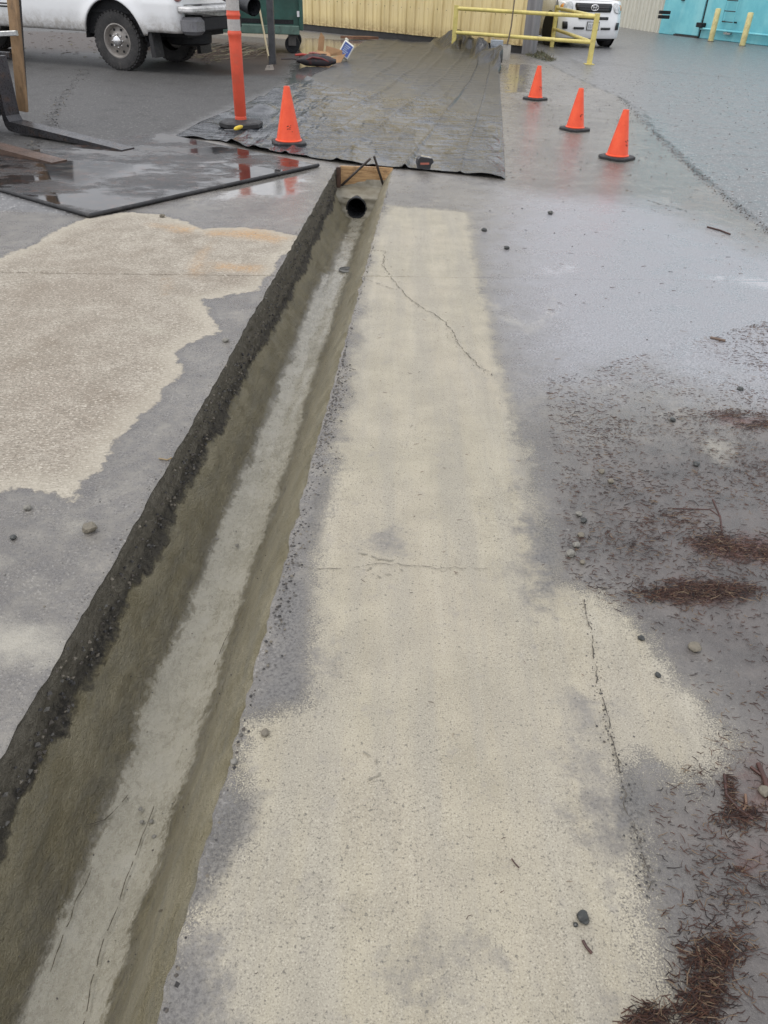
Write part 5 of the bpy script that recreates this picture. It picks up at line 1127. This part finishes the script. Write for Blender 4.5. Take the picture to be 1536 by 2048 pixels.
# pebbles large enough to single out
def pebble(r_, mat, seed, sq=.65):
    import bmesh
    b = bmesh.new(); bmesh.ops.create_icosphere(b, subdivisions=2, radius=r_)
    for v in b.verts:
        q = noise.noise(v.co / r_ * 1.3 + Vector((seed * 7, 0, 0))); v.co *= 1 + .35 * q; v.co.z = v.co.z * sq + r_ * sq * .75
    me = bpy.data.meshes.new('pebble'); b.to_mesh(me); b.free(); me.materials.append(mat); o = bpy.data.objects.new('pebble', me); col.objects.link(o); return o
m_pd = simple('dark_stone', (.035, .038, .036), .4, var=.5, scale=60, dirt=(.14, .13, .11)); m_pg = simple('grey_stone', (.20, .19, .165), .6, var=.35, scale=60); m_pt = simple('tan_stone', (.17, .15, .115), .65, var=.3, scale=60)
PB = [((1166, 1838), .013, m_pd, 'dark wet stone lying alone on the pale cement dust'), ((1151, 1850), .005, m_pd, 'tiny chip beside the lone dark stone'), ((530, 1468), .011, m_pt, 'pale crumb of concrete on the dusty strip beside the trench'), ((468, 1525), .009, m_pg, 'grey stone perched at the right lip of the trench'),
      ((1157, 1030), .012, m_pg, 'grey stone at the far end of the row on the right pavement'), ((1167, 1043), .012, m_pd, 'dark stone next to the first grey stone of the row'), ((1161, 1072), .012, m_pt, 'rounded tan stone in the middle of the row'), ((1152, 1092), .013, m_pg, 'flat grey stone below the rounded tan one'),
      ((1142, 1110), .016, m_pg, 'largest mossy grey stone of the row on the right'), ((1165, 1127), .010, m_pt, 'pale stone at the near end of the row'), ((1388, 1298), .018, m_pt, 'flat tan stone on the mud among needles'), ((1527, 1585), .015, m_pt, 'round pale stone beside the twig in the red mud'),
      ((1203, 945), .012, m_pt, 'pale grey clod farther of the close pair on dark pavement'), ((1221, 965), .013, m_pt, 'pale grey clod nearer of the close pair on dark pavement'), ((452, 683), .017, m_pg, 'lone grey stone on the damp concrete left of the trench'), ((56, 1018), .013, m_pg, 'grey clod on the damp concrete at the left picture edge'), ((180, 1060), .024, m_pt, 'flat tan clod on the damp concrete left of the trench'),
      ((27, 1077), .011, m_pd, 'small dark stone on damp concrete near the left picture edge'), ((287, 1645), None, m_pg, None), ((1100, 428), .022, m_pd, 'dark stone beside the puddled pavement beyond the slab joint'), ((1013, 498), .02, m_pd, 'dark stone by the far corner of the dusty strip'), ((968, 462), .02, m_pd, 'dark stone just past the end of the dusty strip'),
      ((1480, 780), .014, m_pd, 'dark stone on the bluish pavement at the right picture edge'), ((1345, 842), .013, m_pd, 'dark stone by the thin line of red needles'), ((1392, 930), .013, m_pd, 'dark stone above the upper needle heap'), ((1282, 1278), .010, m_pd, 'dark stone at the rounded edge of the dust'), ((1315, 1352), .009, m_pd, 'dark chip on the dust lobe edge'), ((325, 434), .02, m_pt, 'small pale stone at the plate edge')]
for i, (pp, r_, mt, lab) in enumerate(PB):
    if r_ is None: continue
    o = pebble(r_, mt, i); o.location = G(*pp); o.rotation_euler = (0, 0, i); tag(o, lab, 'stone', 'loose stones on the pavement')
fz = -.372
for i, (px_, py_) in enumerate(((281, 1619), (284, 1645), (303, 1643), (308, 1674), (474, 1092), (434, 1080))):
    o = pebble(.006 if i < 4 else .008, m_pg, i + 60); p = G(px_, py_, fz); o.location = p + Vector((0, 0, .0)); tag(o, ['small stone farthest of the four on the near trench floor', 'small stone left of its neighbour on the near trench floor', 'small stone on the scratch line of the trench floor', 'nearest of the four small stones on the trench floor', 'small stone on the pale trench floor beside the right slope', 'small stone at the left rim of the pale trench floor'][i], 'stone', 'small stones on the trench floor')
# twigs
m_twig = simple('wet_red_twig', (.060, .024, .018), .45, var=.4, scale=30)
for pts_, r_, mt, lab in ((((1515, 1530), (1528, 1562), (1538, 1600)), .006, m_twig, 'thick red brown twig lying in the red mud'), (((1500, 1535), (1545, 1570)), .004, m_twig, 'thin twig crossing the thick twig in the red mud'), (((1490, 1590), (1492, 1612), (1485, 1622)), .003, simple('pale_twig', (.20, .12, .08), .6), 'short pale forked twig in the red mud'),
                          (((1448, 1550), (1452, 1590), (1475, 1618), (1505, 1640)), .0035, m_twig, 'curved dark stem rimming the red mud'), (((1414, 455), (1440, 462), (1460, 470)), .006, m_twig, 'thin dark twig near the gritty crack'), (((1420, 677), (1450, 684)), .007, simple('brown_twig', (.16, .11, .08), .6), 'short brown twig on the bluish pavement'),
                          (((1425, 1000), (1440, 1035), (1445, 1075)), .003, m_twig, 'slender twig reaching up from the upper needle heap'), (((1165, 1882), (1172, 1895), (1183, 1908)), .003, m_twig, 'tiny bent twig on the pale dust below the dark stone'), (((1395, 1895), (1402, 1925), (1398, 1960)), .003, simple('tan_twig', (.13, .09, .055), .7), 'tan broken twig beside the lowest needle heap'),
                          (((1023, 1718), (1030, 1728), (1038, 1736)), .0015, m_twig, 'hair thin curved needle on the middle of the pale dust'), (((318, 918), (335, 921), (343, 917)), .003, simple('tan_stem', (.30, .22, .12), .7), 'thin curved stem at the left lip of the trench'), (((1345, 1018), (1420, 1020), (1440, 1035)), .0025, m_twig, 'long thin twig above the upper needle heap')):
    k = MB(); k.tube([G(*p) + Vector((0, 0, r_ * .9)) for p in pts_], r_, 7); tag(k.build('twig', mt, None, 60), lab, 'twig', 'twigs lying on the yard')
# weeds at the building corner
sp = []
for i in range(500):
    x, y = inpoly(pl((1050, 98), (1085, 106), (1115, 122), (1095, 124), (1052, 112))); sp.append((x, y, 0, random.uniform(.04, .12), random.uniform(0, 6.28), random.uniform(-.8, .8), .003, random.uniform(.2, .9)))
needles('weeds', sp, litter_mat('weed_green', [(.05, .06, .02), (.09, .09, .03), (.10, .07, .03), (.04, .04, .02)]), 'low weeds and moss at the corner of the yellow building')
